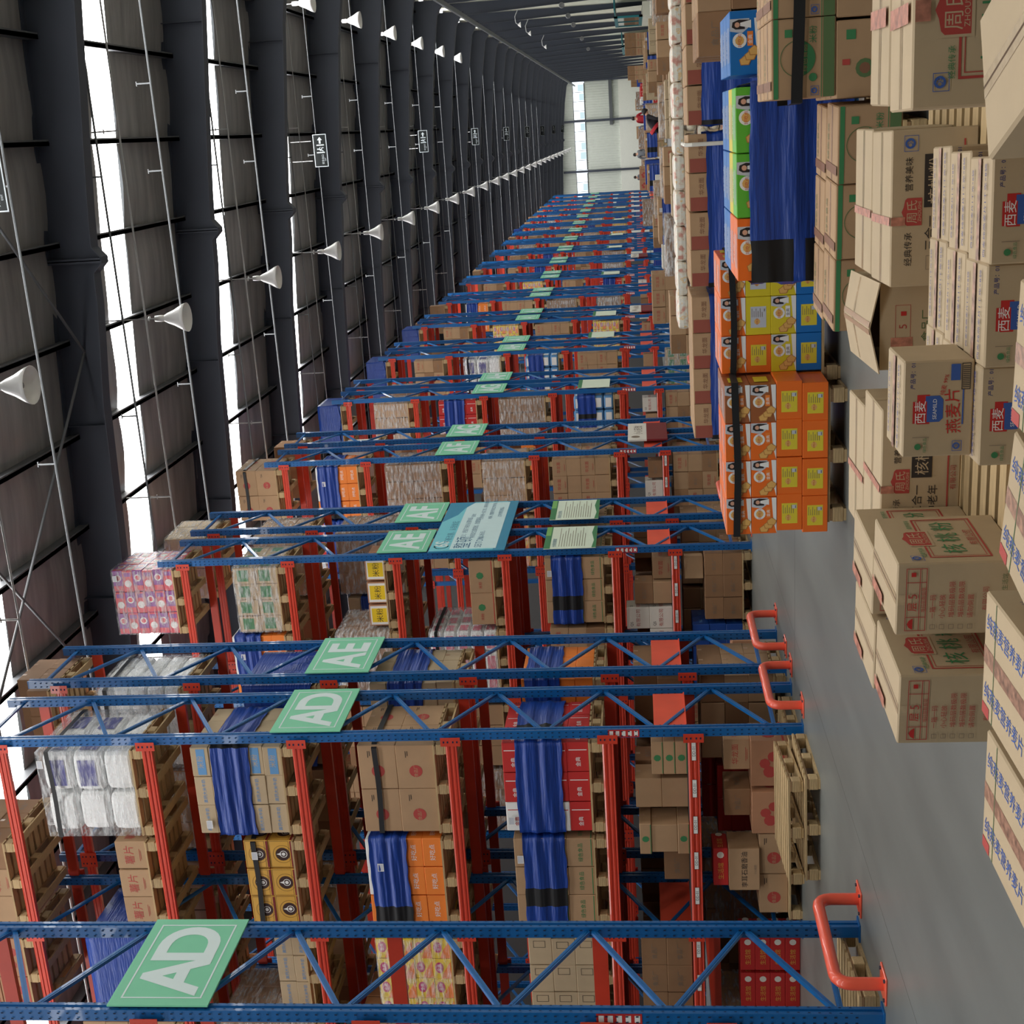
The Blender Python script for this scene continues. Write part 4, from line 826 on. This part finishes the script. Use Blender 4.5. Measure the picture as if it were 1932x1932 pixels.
# floor level, rack of aisle AD far side
yf = YN0 + .30
pallet(-7.05, YN0+.55, 0, 'wooden pallet on the floor under the far-side AD rack, corridor end', True); pallet(-8.2, YN0+.55, 0, 'wooden pallet on the floor under the far-side AD rack, inner end', True)
def fl(me, x, y, z, lab, rz=0, rx=0): thing('carton', me, x, y, z, lab, 'carton', 'cartons on the floor under the racks', rz, rx)
fl(C_OIL, -8.12, yf-.08, .15+.322, 'carton lettered with black characters above another brown carton', R(2)); fl(C_BIG2, -7.95, yf, .15, 'large brown carton under the lettered oil carton'); 
fl(C_BIG2, -8.47, yf+.02, .15, 'brown carton with red mark beside the oil carton')
fl(C_FR, -6.85, yf+.05, .15, 'sagging fruit carton at the corridor end of the floor level', R(3)); fl(C_FR, -7.40, yf, .15, 'fruit carton with open flap behind the leaning pallets', R(-4)); fl(C_PL3, -6.8, yf+.1, .55, 'small brown carton on top of the sagging fruit carton', R(5)); fl(C_PL2, -7.35, yf+.08, .55, 'dark carton on the open fruit carton', R(-8))
fl(C_REDB, -8.15, yf+.0, .815, 'flat red box lying on the lettered oil carton', R(3))
for i in range(2):
    for j in range(4): fl(C_REDB, -9.35-.5*i, yf+.1, .172*j, 'red gift box, %s of its pile under the second bay, %s pile' % (ORD[j], ('right','left')[i]))
# leaning pallets in front of the rack
pallet(-6.82, 12.02, 0, 'wooden pallet lying on the floor in front of the AD rack', True, R(3)); pallet(-6.90, 12.05, .172, 'tilted wooden pallet resting on another in front of the AD rack', True, R(6), ry=R(0), rx=R(1.5))
pallet(-6.95, 8.8, 0, 'wooden pallet on the floor inside the nearest AD rack', True, R(8))
y4f = YN0+PER+.3
fl(C_PL, -6.75, y4f-.1, .15+.6, 'open-flap brown carton under the far-side AE rack', R(12)); fl(C_FR, -7.75, 18.2, .0, 'white-topped fruit carton on the floor by the AE guard', R(5))

# ================================================================== GOODS ON THE FLOOR RIGHT OF THE CORRIDOR
pallet(-2.64, 10.68, 0, 'wooden pallet under the orange biscuit cartons', True)
g1 = 'biscuit cartons on the nearest pallet'
zs = (.15,.35,.55,.75)
for k in range(4):
    for i in range(4):
        for j in range(2):
            if k >= 2: me = C_BI['brown' if i == 3 or (i == 2 and k == 4) else 'orange']; nm = 'brown' if i == 3 else 'orange'
            else: me = C_BE['orange']; nm = 'orange'
            thing('biscuit_carton', me, -3.11+.308*i+(.02 if k == 1 else 0), 10.31+.41*j, zs[k]+.002*k, '%s biscuit carton, %s layer, %s from the corridor, %s row of the nearest pallet' % (nm, ORD[k], ORD[i], ('front','rear')[j]), 'carton', g1, rng.uniform(-.012,.012))
thing('strap', strap(1.24,.83,0,.055), -2.645, 10.515, .868, 'black strap around the top of the orange biscuit stack', 'strap')
pallet(-1.55, 11.05, 0, 'wooden pallet under the blue and yellow biscuit cartons', True)
L2 = [[('be','blue')]*3, [('bi','yellow')]*3, [('be','orange'),('be','yellow'),('be','yellow')], [('bi','orange')]*3]
for k in range(4):
    for i in range(3):
        for j in range(2):
            t, c = L2[k][i]; thing('biscuit_carton', (C_BI if t == 'bi' else C_BE)[c], -1.86+.308*i, 10.71+.41*j, zs[k]+.001, '%s biscuit carton, %s layer, %s from the corridor, %s row of the middle pallet' % (c, ORD[k], ORD[i], ('front','rear')[j]), 'carton', 'biscuit cartons on the middle pallet')
thing('strap', strap(.935,.83,0,.05), -1.552, 10.915, .855, 'black strap around the blue and yellow biscuit stack', 'strap')
pallet(.72, 9.4, 0, 'wooden pallet under the blue cartons right of the belt', True)
pallet(-.42, 9.25, 0, 'wooden pallet under the biscuit cartons belted with blue cloth', True)
L3 = [['orange','green','green'],['orange','yellow','yellow'],['blue','blue','blue'],['blue','blue','blue']]
for k in range(4):
    for i in range(3):
        for j in range(4):
            c = L3[j][i] if k == 3 else ('orange','yellow','blue')[(i+j+k) % 3]
            thing('biscuit_carton', C_BL[c], -.845+.407*i, 8.81+.31*j, .15+.2*k, '%s biscuit carton, %s layer, %s from the corridor, %s row, blue-belted pallet' % (c, ORD[k], ORD[i], ORD[j]), 'carton', 'biscuit cartons on the blue-belted pallet')
for k in range(4):
    for j in range(3): thing('biscuit_carton', C_BL['blue'], .455, 9.25+.31*j, .15+.2*k, '%s biscuit carton, %s layer, %s row, right of the blue-belted pallet' % ('blue', ORD[k], ORD[j]), 'carton', 'biscuit cartons right of the belt')
thing('cloth_belt', cloth(1.23,1.25,.22,.865,77,((.0,.27,(.55,.98)),(.0,.25,(.08,.44)))), -.438, 9.275, 0, 'wide blue cloth belt around the green-topped biscuit stack', 'cloth belt')
# green-printed cartons
pallet(-.6, 8.0, 0, 'wooden pallet under the single layer of green-printed cartons', True, R(-3))
c_, s_ = math.cos(R(-4)), math.sin(R(-4))
for i in range(3):
    for j in range(2):
        lx, ly = -1.01+.415*i, 7.69+.44*j; thing('carton', C_GR, lx, ly - .05*(i-1), .15, 'green-printed brown carton, %s from the corridor, %s row of the single layer' % (ORD[i], ('front','rear')[j]), 'carton', 'green-printed cartons', R(-4))
pallet(.6, 8.05, 0, 'wooden pallet under the two-layer green-printed cartons', True)
for k in range(2):
    for i in range(3):
        for j in range(2): thing('carton', (C_GR2,C_GR)[k], .275+.415*i-(.02 if k == 0 else 0), 7.71+.42*j, .15+.347*k, 'green-printed carton, %s layer, %s from the left, %s row of the strapped stack' % (('lower','upper')[k], ORD[i], ('front','rear')[j]), 'carton', 'green-printed cartons')
thing('strap', strap(1.24,.83,0,.062), .675, 7.92, .70, 'broad black strap around the green-printed cartons', 'strap')
# walnut powder cartons
g2 = 'walnut powder cartons'
pallet(-.42, 6.25, 0, 'wooden pallet under the white-topped walnut cartons', True); pallet(-1.72, 6.45, 0, 'wooden pallet under the wide walnut carton beside the corridor', True); pallet(-1.9, 5.3, 0, 'wooden pallet with bare slats in front of the walnut cartons', True); pallet(-.72, 5.1, 0, 'wooden pallet under the oat cartons', True)
thing('carton', C_ZH1, -.435, 6.03, .15, 'wide walnut powder carton, front of two, right of the open carton', 'carton', g2, R(1)); thing('carton', C_ZH1, -.43, 6.50, .15, 'wide walnut powder carton, rear of two, right of the open carton', 'carton', g2)
thing('carton', C_ZH1, -1.66, 6.14, .15, 'wide walnut powder carton behind the oat carton, front of two', 'carton', g2, R(-1)); thing('carton', C_ZH1, -1.75, 6.61, .15, 'wide walnut powder carton behind the oat carton, rear of two', 'carton', g2, R(1))
H2 = [(-1.855,5.14,'tall walnut carton with red frame and label, standing on the bare pallet'),(-2.285,5.05,'tall walnut carton with red label, left of the framed one'),(-1.97,5.66,'tall walnut carton directly behind the framed one'),(-2.30,5.60,'tall walnut carton behind the left one')]
for x, y, lab in H2: thing('carton', C_ZH2, x, y, .15, lab, 'carton', g2, R(-5) if y < 5.1 else R(-4))
# open carton
b = MB(); w_, d_, h_ = .40, .76, .34
b.box(-w_/2,w_/2,-d_/2,-d_/2+.006,0,h_,'kraft_pale'); b.box(-w_/2,w_/2,d_/2-.006,d_/2,0,h_,'kraft_pale'); b.box(-w_/2,-w_/2+.006,-d_/2+.006,d_/2-.006,0,h_,'kraft_pale'); b.box(w_/2-.006,w_/2,-d_/2+.006,d_/2-.006,0,h_,'kraft_pale'); b.box(-w_/2,w_/2,-d_/2,d_/2,0,.006,'kraft_dark')
F = FF('f',w_,d_,h_); b.frame(F,-.13,.03,.10,.10,.002,'red_print'); b.text(F,'5',.0,.065,.05,'red_print'); b.rect(F,.05,.05,.07,.075,'red'); b.rect(F,-.11,.02,-.05,.12,'tape_red'); b.text(F,'食品厂',.0,-.04,.05,'olive_print')
o = empty('open_carton', (-1.0, 6.5, .15), R(2), 'opened pale carton with lifted taped lid, between the walnut cartons', 'carton'); link('body', b.mesh('body'), o)
for sx in (-1, 1):
    b = MB(); v_ = [(0,-d_/2-.03,.055),(sx*(w_/2+.01),-d_/2-.05,.012),(sx*(w_/2+.01),d_/2,.012),(0,d_/2-.02,.05)]; v_ += [(x_,y_,z_-.006) for x_, y_, z_ in v_]
    b.add(v_, [(0,1,2,3),(7,6,5,4),(0,4,5,1),(1,5,6,2),(2,6,7,3),(3,7,4,0)], 'kraft_pale')
    t_ = [(sx*.005,-d_/2-.03,.0565),(sx*.03,-d_/2-.032,.052),(sx*.03,d_/2-.02,.047),(sx*.005,d_/2-.02,.0515)]; b.add(t_, [(0,1,2,3)], 'tape')
    t_ = [(sx*.0,.05,.0545),(sx*(w_/2),.05,.0145),(sx*(w_/2),.09,.0143),(0,.09,.0543)]; b.add(t_, [(0,1,2,3)], 'film_tape'); link('flap', b.mesh('flap'), o, (0,0,h_))
# oat cartons
g3 = 'oat cartons'; n_ = 0
for i, x in enumerate((-.37,-.73,-1.09)):
    for j in range(3):
        thing('oat_carton', C_XI, x+.012*j, 4.76+.305*j+.02*i, .15, 'oat carton, %s column from the right, %s row from the front, lower layer' % (ORD[i], ORD[j]), 'carton', g3, R(2-i))
        if i < 2: continue
thing('oat_carton', C_XI, -1.07, 4.89, .402, 'oat carton with red and blue badge standing on top of the others', 'carton', g3, R(-1))
# blank and walnut cartons at the right edge
pallet(.5, 4.75, 0, 'wooden pallet under the walnut cartons at the right edge', True)
for i in range(2): thing('carton', C_ZH2B, .26+.02*i, 4.36+.36*i, .28, '%s walnut carton with large red seal near the right edge' % ('front','rear')[i], 'carton', g2, R(1-2*i))
b = MB(); b.box(-.28,.28,-.17,.17,0,.13,'kraft_dark'); 
for i in range(2): thing('carton', carton(.56,.34,.13,'kraft_dark'), .26, 4.36+.36*i, .15, 'low dark carton under the %s walnut carton at the right edge' % ('front','rear')[i], 'carton', g2)
C_BLANK = carton(.30,.46,.36,'kraft_pale',lambda b, f: [b.poly(f('l'),[(-.12+.03*i,-.08),(-.10+.03*i,-.08),(-.06+.03*i,.0),(-.08+.03*i,.0)],'magenta') for i in range(5)] and None,'film_tape','y')
a_ = R(22); cx, cy_ = -.12 + .15*math.cos(a_) + .23*math.sin(a_), 2.79 + .15*math.sin(a_) - .23*math.cos(a_)
for i in range(2): thing('carton', C_BLANK, cx, cy_, .15+.375*i, ('lower carton under the big blank carton in the corner','big blank pale carton with clear tape in the near corner')[i], 'carton', None, a_)
pallet(cx+.1, cy_-.2, 0, 'wooden pallet under the blank corner cartons', True)
# nearest oat cartons
for i, (x, y, rz, lab) in enumerate(((-1.755,3.84,0,'carton with blue lettering, right of the two nearest the corridor'),(-2.215,3.76,0,'carton with blue lettering nearest the corridor'),(-1.22,3.68,-14,'carton with printed tape in front of the badged oat cartons, leftmost'),(-.735,3.65,-4,'carton with printed tape in front of the oat cartons, middle'),(-.30,3.58,-3,'carton with printed tape beside the blank corner carton'))):
    thing('carton', C_OAT, x, y, .15, lab, 'carton', 'cartons with blue lettering', R(rz))
pallet(-2.0, 3.6, 0, 'wooden pallet under the two cartons nearest the corridor', True); pallet(-.6, 3.5, 0, 'wooden pallet under the taped cartons at the bottom edge', True)

# long belted row behind the biscuit cartons
gl = 'belted carton rows'
for i, x in enumerate((-2.62,-.95,.72,2.39,4.06)):
    yy = 14.55; o = empty('carton_row', (x, yy, .15), 0, 'carton stack belted with blue cloth behind the biscuits, %s from the corridor' % ORD[i], 'carton stack', gl)
    for nm, me, loc, r_ in stack(4,2,3,.385,.5,.26,C_LROW,seed=50+i): link(nm, me, o, (loc[0],loc[1],loc[2]+.11), (0,0,r_))
    link('cloth_wrap', cloth(1.57,1.02,.10,.70 if i != 2 else .74,60+i,((.0,.05),),amp=.012), o)
    pallet(x, yy, 0, 'wooden pallet under the %s belted carton stack from the corridor' % ORD[i], False)
    b = MB(); b.box(-.77,.77,-.5,.5,0,.11,'kraft_dark'); link('base_layer', b.mesh('base_layer'), o)
b = MB(); b.tube([(0,-.575,z) for z in (0,.2,.4,.6,.8)] + [(0,-.55,.86),(0,-.3,.868),(0,.3,.865)], .021, 'rope', 8); thing('rope', b.mesh('rope'), -.26, 14.55, .2, 'pale rope hanging over the belted carton row', 'rope')
# bag row
nb = 0
for j in range(2):
    for k in range(6):
        for i in range(13):
            if k < 3 and j == 1: continue
            x = -3.05+.52*i+(.2 if k % 2 else 0); thing('sack', SACKS[2 if k == 5 else (i+k) % 2], x, 20.2+.58*j+rng.uniform(-.01,.01), .0+.165*k+(.02 if k == 5 else 0)+rng.uniform(0,.006), 'white and red printed sack, layer %s, %s along, %s row of the sack wall' % (ORD[k], nth(i), ('front','rear')[j]), 'sack', 'sack wall', rng.uniform(-.03,.03)); nb += 1
# strapped brown stacks between the green cartons and the belted row
for i, (x, y, nm) in enumerate(((1.05,12.4,'plain'),(2.75,11.0,'plain4'),(1.45,10.6,'bigbrown'))):
    pallet(x, y, 0, 'wooden pallet under the %s brown stack behind the green-printed cartons' % ORD[i], True); place(nm, x, y, .15, '%s brown carton stack behind the green-printed cartons, at the right' % ORD[i], True)
# far floor goods, row after row
rows0 = ['plain','low','brownblue','filmed2','plain','bsquare','low','greyfilm','plain','brownblue','whitered']
rows = ['plain','plain4','filmed','low','gift','brownblue','bluecover','whitered','filmed2','fruit','milkblue','bluecarton','plain','tissue','plain','plain4']
ri = 0; n_far = 0
for yy in [24,27,30.5,34,38,42,48,54,60,66,72,79,86,94,102,112,122,134]:
    xs_ = [-2.4,-1.1,.2,1.5,2.8,4.1] if yy < 70 else [-3.0,-.9,1.6,3.9]
    if 43 < yy < 56: xs_ = [x for x in xs_ if not -1.3 < x < .4]
    for qi, x in enumerate(xs_):
        if rng.random() < .12 or (x > 3.5 and yy in (60,66,86,94)): continue
        if 31 < yy < 47 and -1.6 < x < 1.0: continue
        nm = rng.choice(rows0 if yy < 62 else rows); x += rng.uniform(-.04,.04); y_ = yy+rng.uniform(-.3,.3); h = TPL[nm]['h']
        lab = 'floor goods row %s, %s across' % (nth(ri), ORD[qi])
        pallet(x, y_, 0, 'wooden pallet under ' + lab, False); place(nm, x, y_, .15, TPL[nm]['desc'] + ', ' + lab, yy < 31, rng.uniform(-.06,.06), 'floor goods'); n_far += 1
        if x > 3 and yy > 60 and rng.random() < .7: place('low', x, y_, .15+h, 'low cartons topping the stack, ' + lab, False, 0, 'floor goods')
    ri += 1
# pallet goods on the corridor edge further back
for i, (x, y, nm) in enumerate(((-3.75,25.2,'plain'),(-3.75,29.2,'plain4'),(-3.75,34,'low'),(-3.75,40,'whitered'),(-3.75,47,'plain'),(-3.8,58,'filmed'))):
    pallet(x, y, 0, 'wooden pallet beside the open corridor, %s from the camera' % ORD[i], False); place(nm, x, y, .15, TPL[nm]['desc'] + ' beside the open corridor, %s from the camera' % ORD[i], i < 2, 0, 'floor goods')

# teal framed window booths by the right wall
for i, (y0, y1, z0, z1) in enumerate(((62.5,68.5,1.0,2.3),(86,96,1.15,2.15))):
    o = empty('window_booth', (4.6, (y0+y1)/2, 0), 0, 'teal framed glazed booth by the right wall, %s one' % ('nearer','farther')[i], 'booth', 'booths'); L = (y1-y0)/2
    b = MB()
    for a0, a1, c0, c1 in ((-L,L,z1-.16,z1),(-L,L,z0,z0+.16),(-L,-L+.25,z0,z1),(L-.25,L,z0,z1)): b.box(-.04,.04,a0,a1,c0,c1,'teal')
    b.box(.3,.9,-L,L,z1-.06,z1,'teal'); link('frame', b.mesh('frame'), o)
    b = MB(); b.box(-.01,.01,-L+.2,L-.2,z0+.1,z1-.1,'glass_dark'); link('pane', b.mesh('pane'), o)
    b = MB(); b.box(-.035,.035,-.06,.06,z0,z1,'teal'); link('mullion', b.mesh('mullion'), o)
    b = MB(); b.box(-.05,.6,-L,L,0,z0,'wall_cream'); link('base', b.mesh('base'), o)

# ================================================================== PEOPLE
def person(name, loc, rz, joints, edges, rad, paint, label, head, hairc='hair', scale=1):
    me = bpy.data.meshes.new(name); me.from_pydata(joints, edges, []); o = bpy.data.objects.new(name, me); col.objects.link(o)
    sk = o.modifiers.new('skin', 'SKIN'); 
    for v_, r_ in zip(me.skin_vertices[0].data if me.skin_vertices else [], rad): v_.radius = (r_, r_)
    if not me.skin_vertices:
        bpy.context.view_layer.update()
    sub = o.modifiers.new('sub', 'SUBSURF'); sub.levels = 2; sub.render_levels = 2
    if me.skin_vertices:
        for i, v_ in enumerate(me.skin_vertices[0].data): v_.use_root = i == 0
    dg = bpy.context.evaluated_depsgraph_get(); m2 = bpy.data.meshes.new_from_object(o.evaluated_get(dg)); bpy.data.objects.remove(o); bpy.data.meshes.remove(me)
    mats = sorted({p for p in paint}); m2.materials.clear()
    for x in mats: m2.materials.append(MAT[x])
    J = [Vector(j) for j in joints]
    for p in m2.polygons:
        k = min(range(len(edges)), key=lambda e: _segd(p.center, J[edges[e][0]], J[edges[e][1]])); p.material_index = mats.index(paint[k]); p.use_smooth = True
    e = empty('person', loc, rz, label, 'person', 'people'); e.scale = (scale,)*3; link('body', m2, e)
    b = MB(); hp, tilt = head
    b.lathe([(0,.125),(.05,.118),(.085,.08),(.098,.02),(.094,-.03),(.0,-.03)], hairc, 14); h = link('hair', b.mesh('hair', True), e, hp, tilt)
    b = MB(); b.disc((Vector((.032,-.082,.0)), X, Z),0,0,.009,'black_print',8); b.disc((Vector((-.032,-.082,.0)), X, Z),0,0,.009,'black_print',8); b.add([(-.012,-.08,-.01),(.012,-.08,-.01),(0,-.105,-.03),(0,-.08,.01)],[(0,1,2),(0,2,3),(1,3,2)],'skin'); b.rect((Vector((0,-.078,-.055)), X, Z),-.022,-.004,.022,.004,'red_print'); link('face', b.mesh('face'), e, hp, tilt)
    return e
def _segd(p, a, c):
    d = c-a; t = max(0, min(1, (p-a).dot(d)/max(d.length_squared, 1e-9))); return (p-a-d*t).length
def human(loc, rz, lean, label, top, bottom, bend_arm=0, name='person', scale=1):
    # pelvis at 0.92; torso leans forward (towards -y) by `lean`
    s, c = math.sin(lean), math.cos(lean)
    def T(x, l, off=0): return (x, -l*s - off*c, .92 + l*c - off*s)
    J = [(0,0,.92), T(0,.22), T(0,.42), T(0,.52), T(0,.62,.02), T(0,.72,.03),                 # 0 pelvis 1 waist 2 chest 3 neck 4 head 5 crown
         T(.17,.44), T(.25,.24,.10 if not bend_arm else .16), T(.22,.20,.36) if bend_arm else T(.24,.02,.12), T(.21,.22,.44) if bend_arm else T(.24,-.08,.16),
         T(-.17,.44), T(-.25,.24,.10 if not bend_arm else .16), T(-.22,.20,.36) if bend_arm else T(-.24,.02,.12), T(-.21,.22,.44) if bend_arm else T(-.24,-.08,.16),
         (.10,.0,.86), (.11,-.03 if lean < .5 else .02,.48), (.12,.02,.08), (.12,-.12,.035), (-.10,0,.86), (-.12,-.05,.48), (-.13,.05,.08), (-.13,-.09,.035)]
    E_ = [(0,1),(1,2),(2,3),(3,4),(4,5),(2,6),(6,7),(7,8),(8,9),(2,10),(10,11),(11,12),(12,13),(0,14),(14,15),(15,16),(16,17),(0,18),(18,19),(19,20),(20,21)]
    rad = [.15,.14,.16,.055,.088,.06,.075,.05,.038,.036,.075,.05,.038,.036,.095,.065,.045,.042,.095,.065,.045,.042]
    paint = [top,top,'skin','skin','skin',top,top,top,'skin',top,top,top,'skin',bottom,bottom,bottom,'black_print',bottom,bottom,bottom,'black_print']
    hp = Vector(J[4]) + Vector((0,-.0*s,.02))
    # fingers: five short chains per hand
    base = len(J)
    for hnd, sx in ((9,1),(13,-1)):
        H = Vector(J[hnd]); d = (H - Vector(J[hnd-1])).normalized()
        for k, (off, ln) in enumerate(((-.03,.05),(-.013,.07),(.004,.075),(.02,.068),(.034,.052))):
            a = H + X*off; J.append(tuple(a + d*ln)); E_.append((hnd, len(J)-1)); rad.append(.011); paint.append('skin')
    return person(name, loc, rz, J, E_, rad, paint, label, (hp, (lean*.6,0,0)), scale=scale)
human((-.27, 41, 0), R(100), R(62), 'person in dark clothes with a red jacket hem, bending over a phone', 'cloth_dark', 'cloth_dark', 1)
b = MB(); b.lathe([(.21,.0),(.20,.10),(.19,.10),(.2,.0)], 'cloth_red', 14); e_ = [o for o in bpy.data.objects if o.name.startswith('person')][0]; link('jacket_hem', b.mesh('jacket_hem', True), e_, (0,-.02,.90), (R(40),0,0))
human((.15, 68, .0), R(160), R(8), 'person in a dark red top beside a far carton row', 'cloth_red', 'cloth_dark')
human((-1.7, 76, 0), R(200), R(15), 'person in grey stooping slightly over far cartons', 'cloth_grey', 'cloth_dark')
human((-3.6, 90, 0), R(140), R(5), 'person in grey farthest down the hall near the racks', 'cloth_grey', 'cloth_dark')
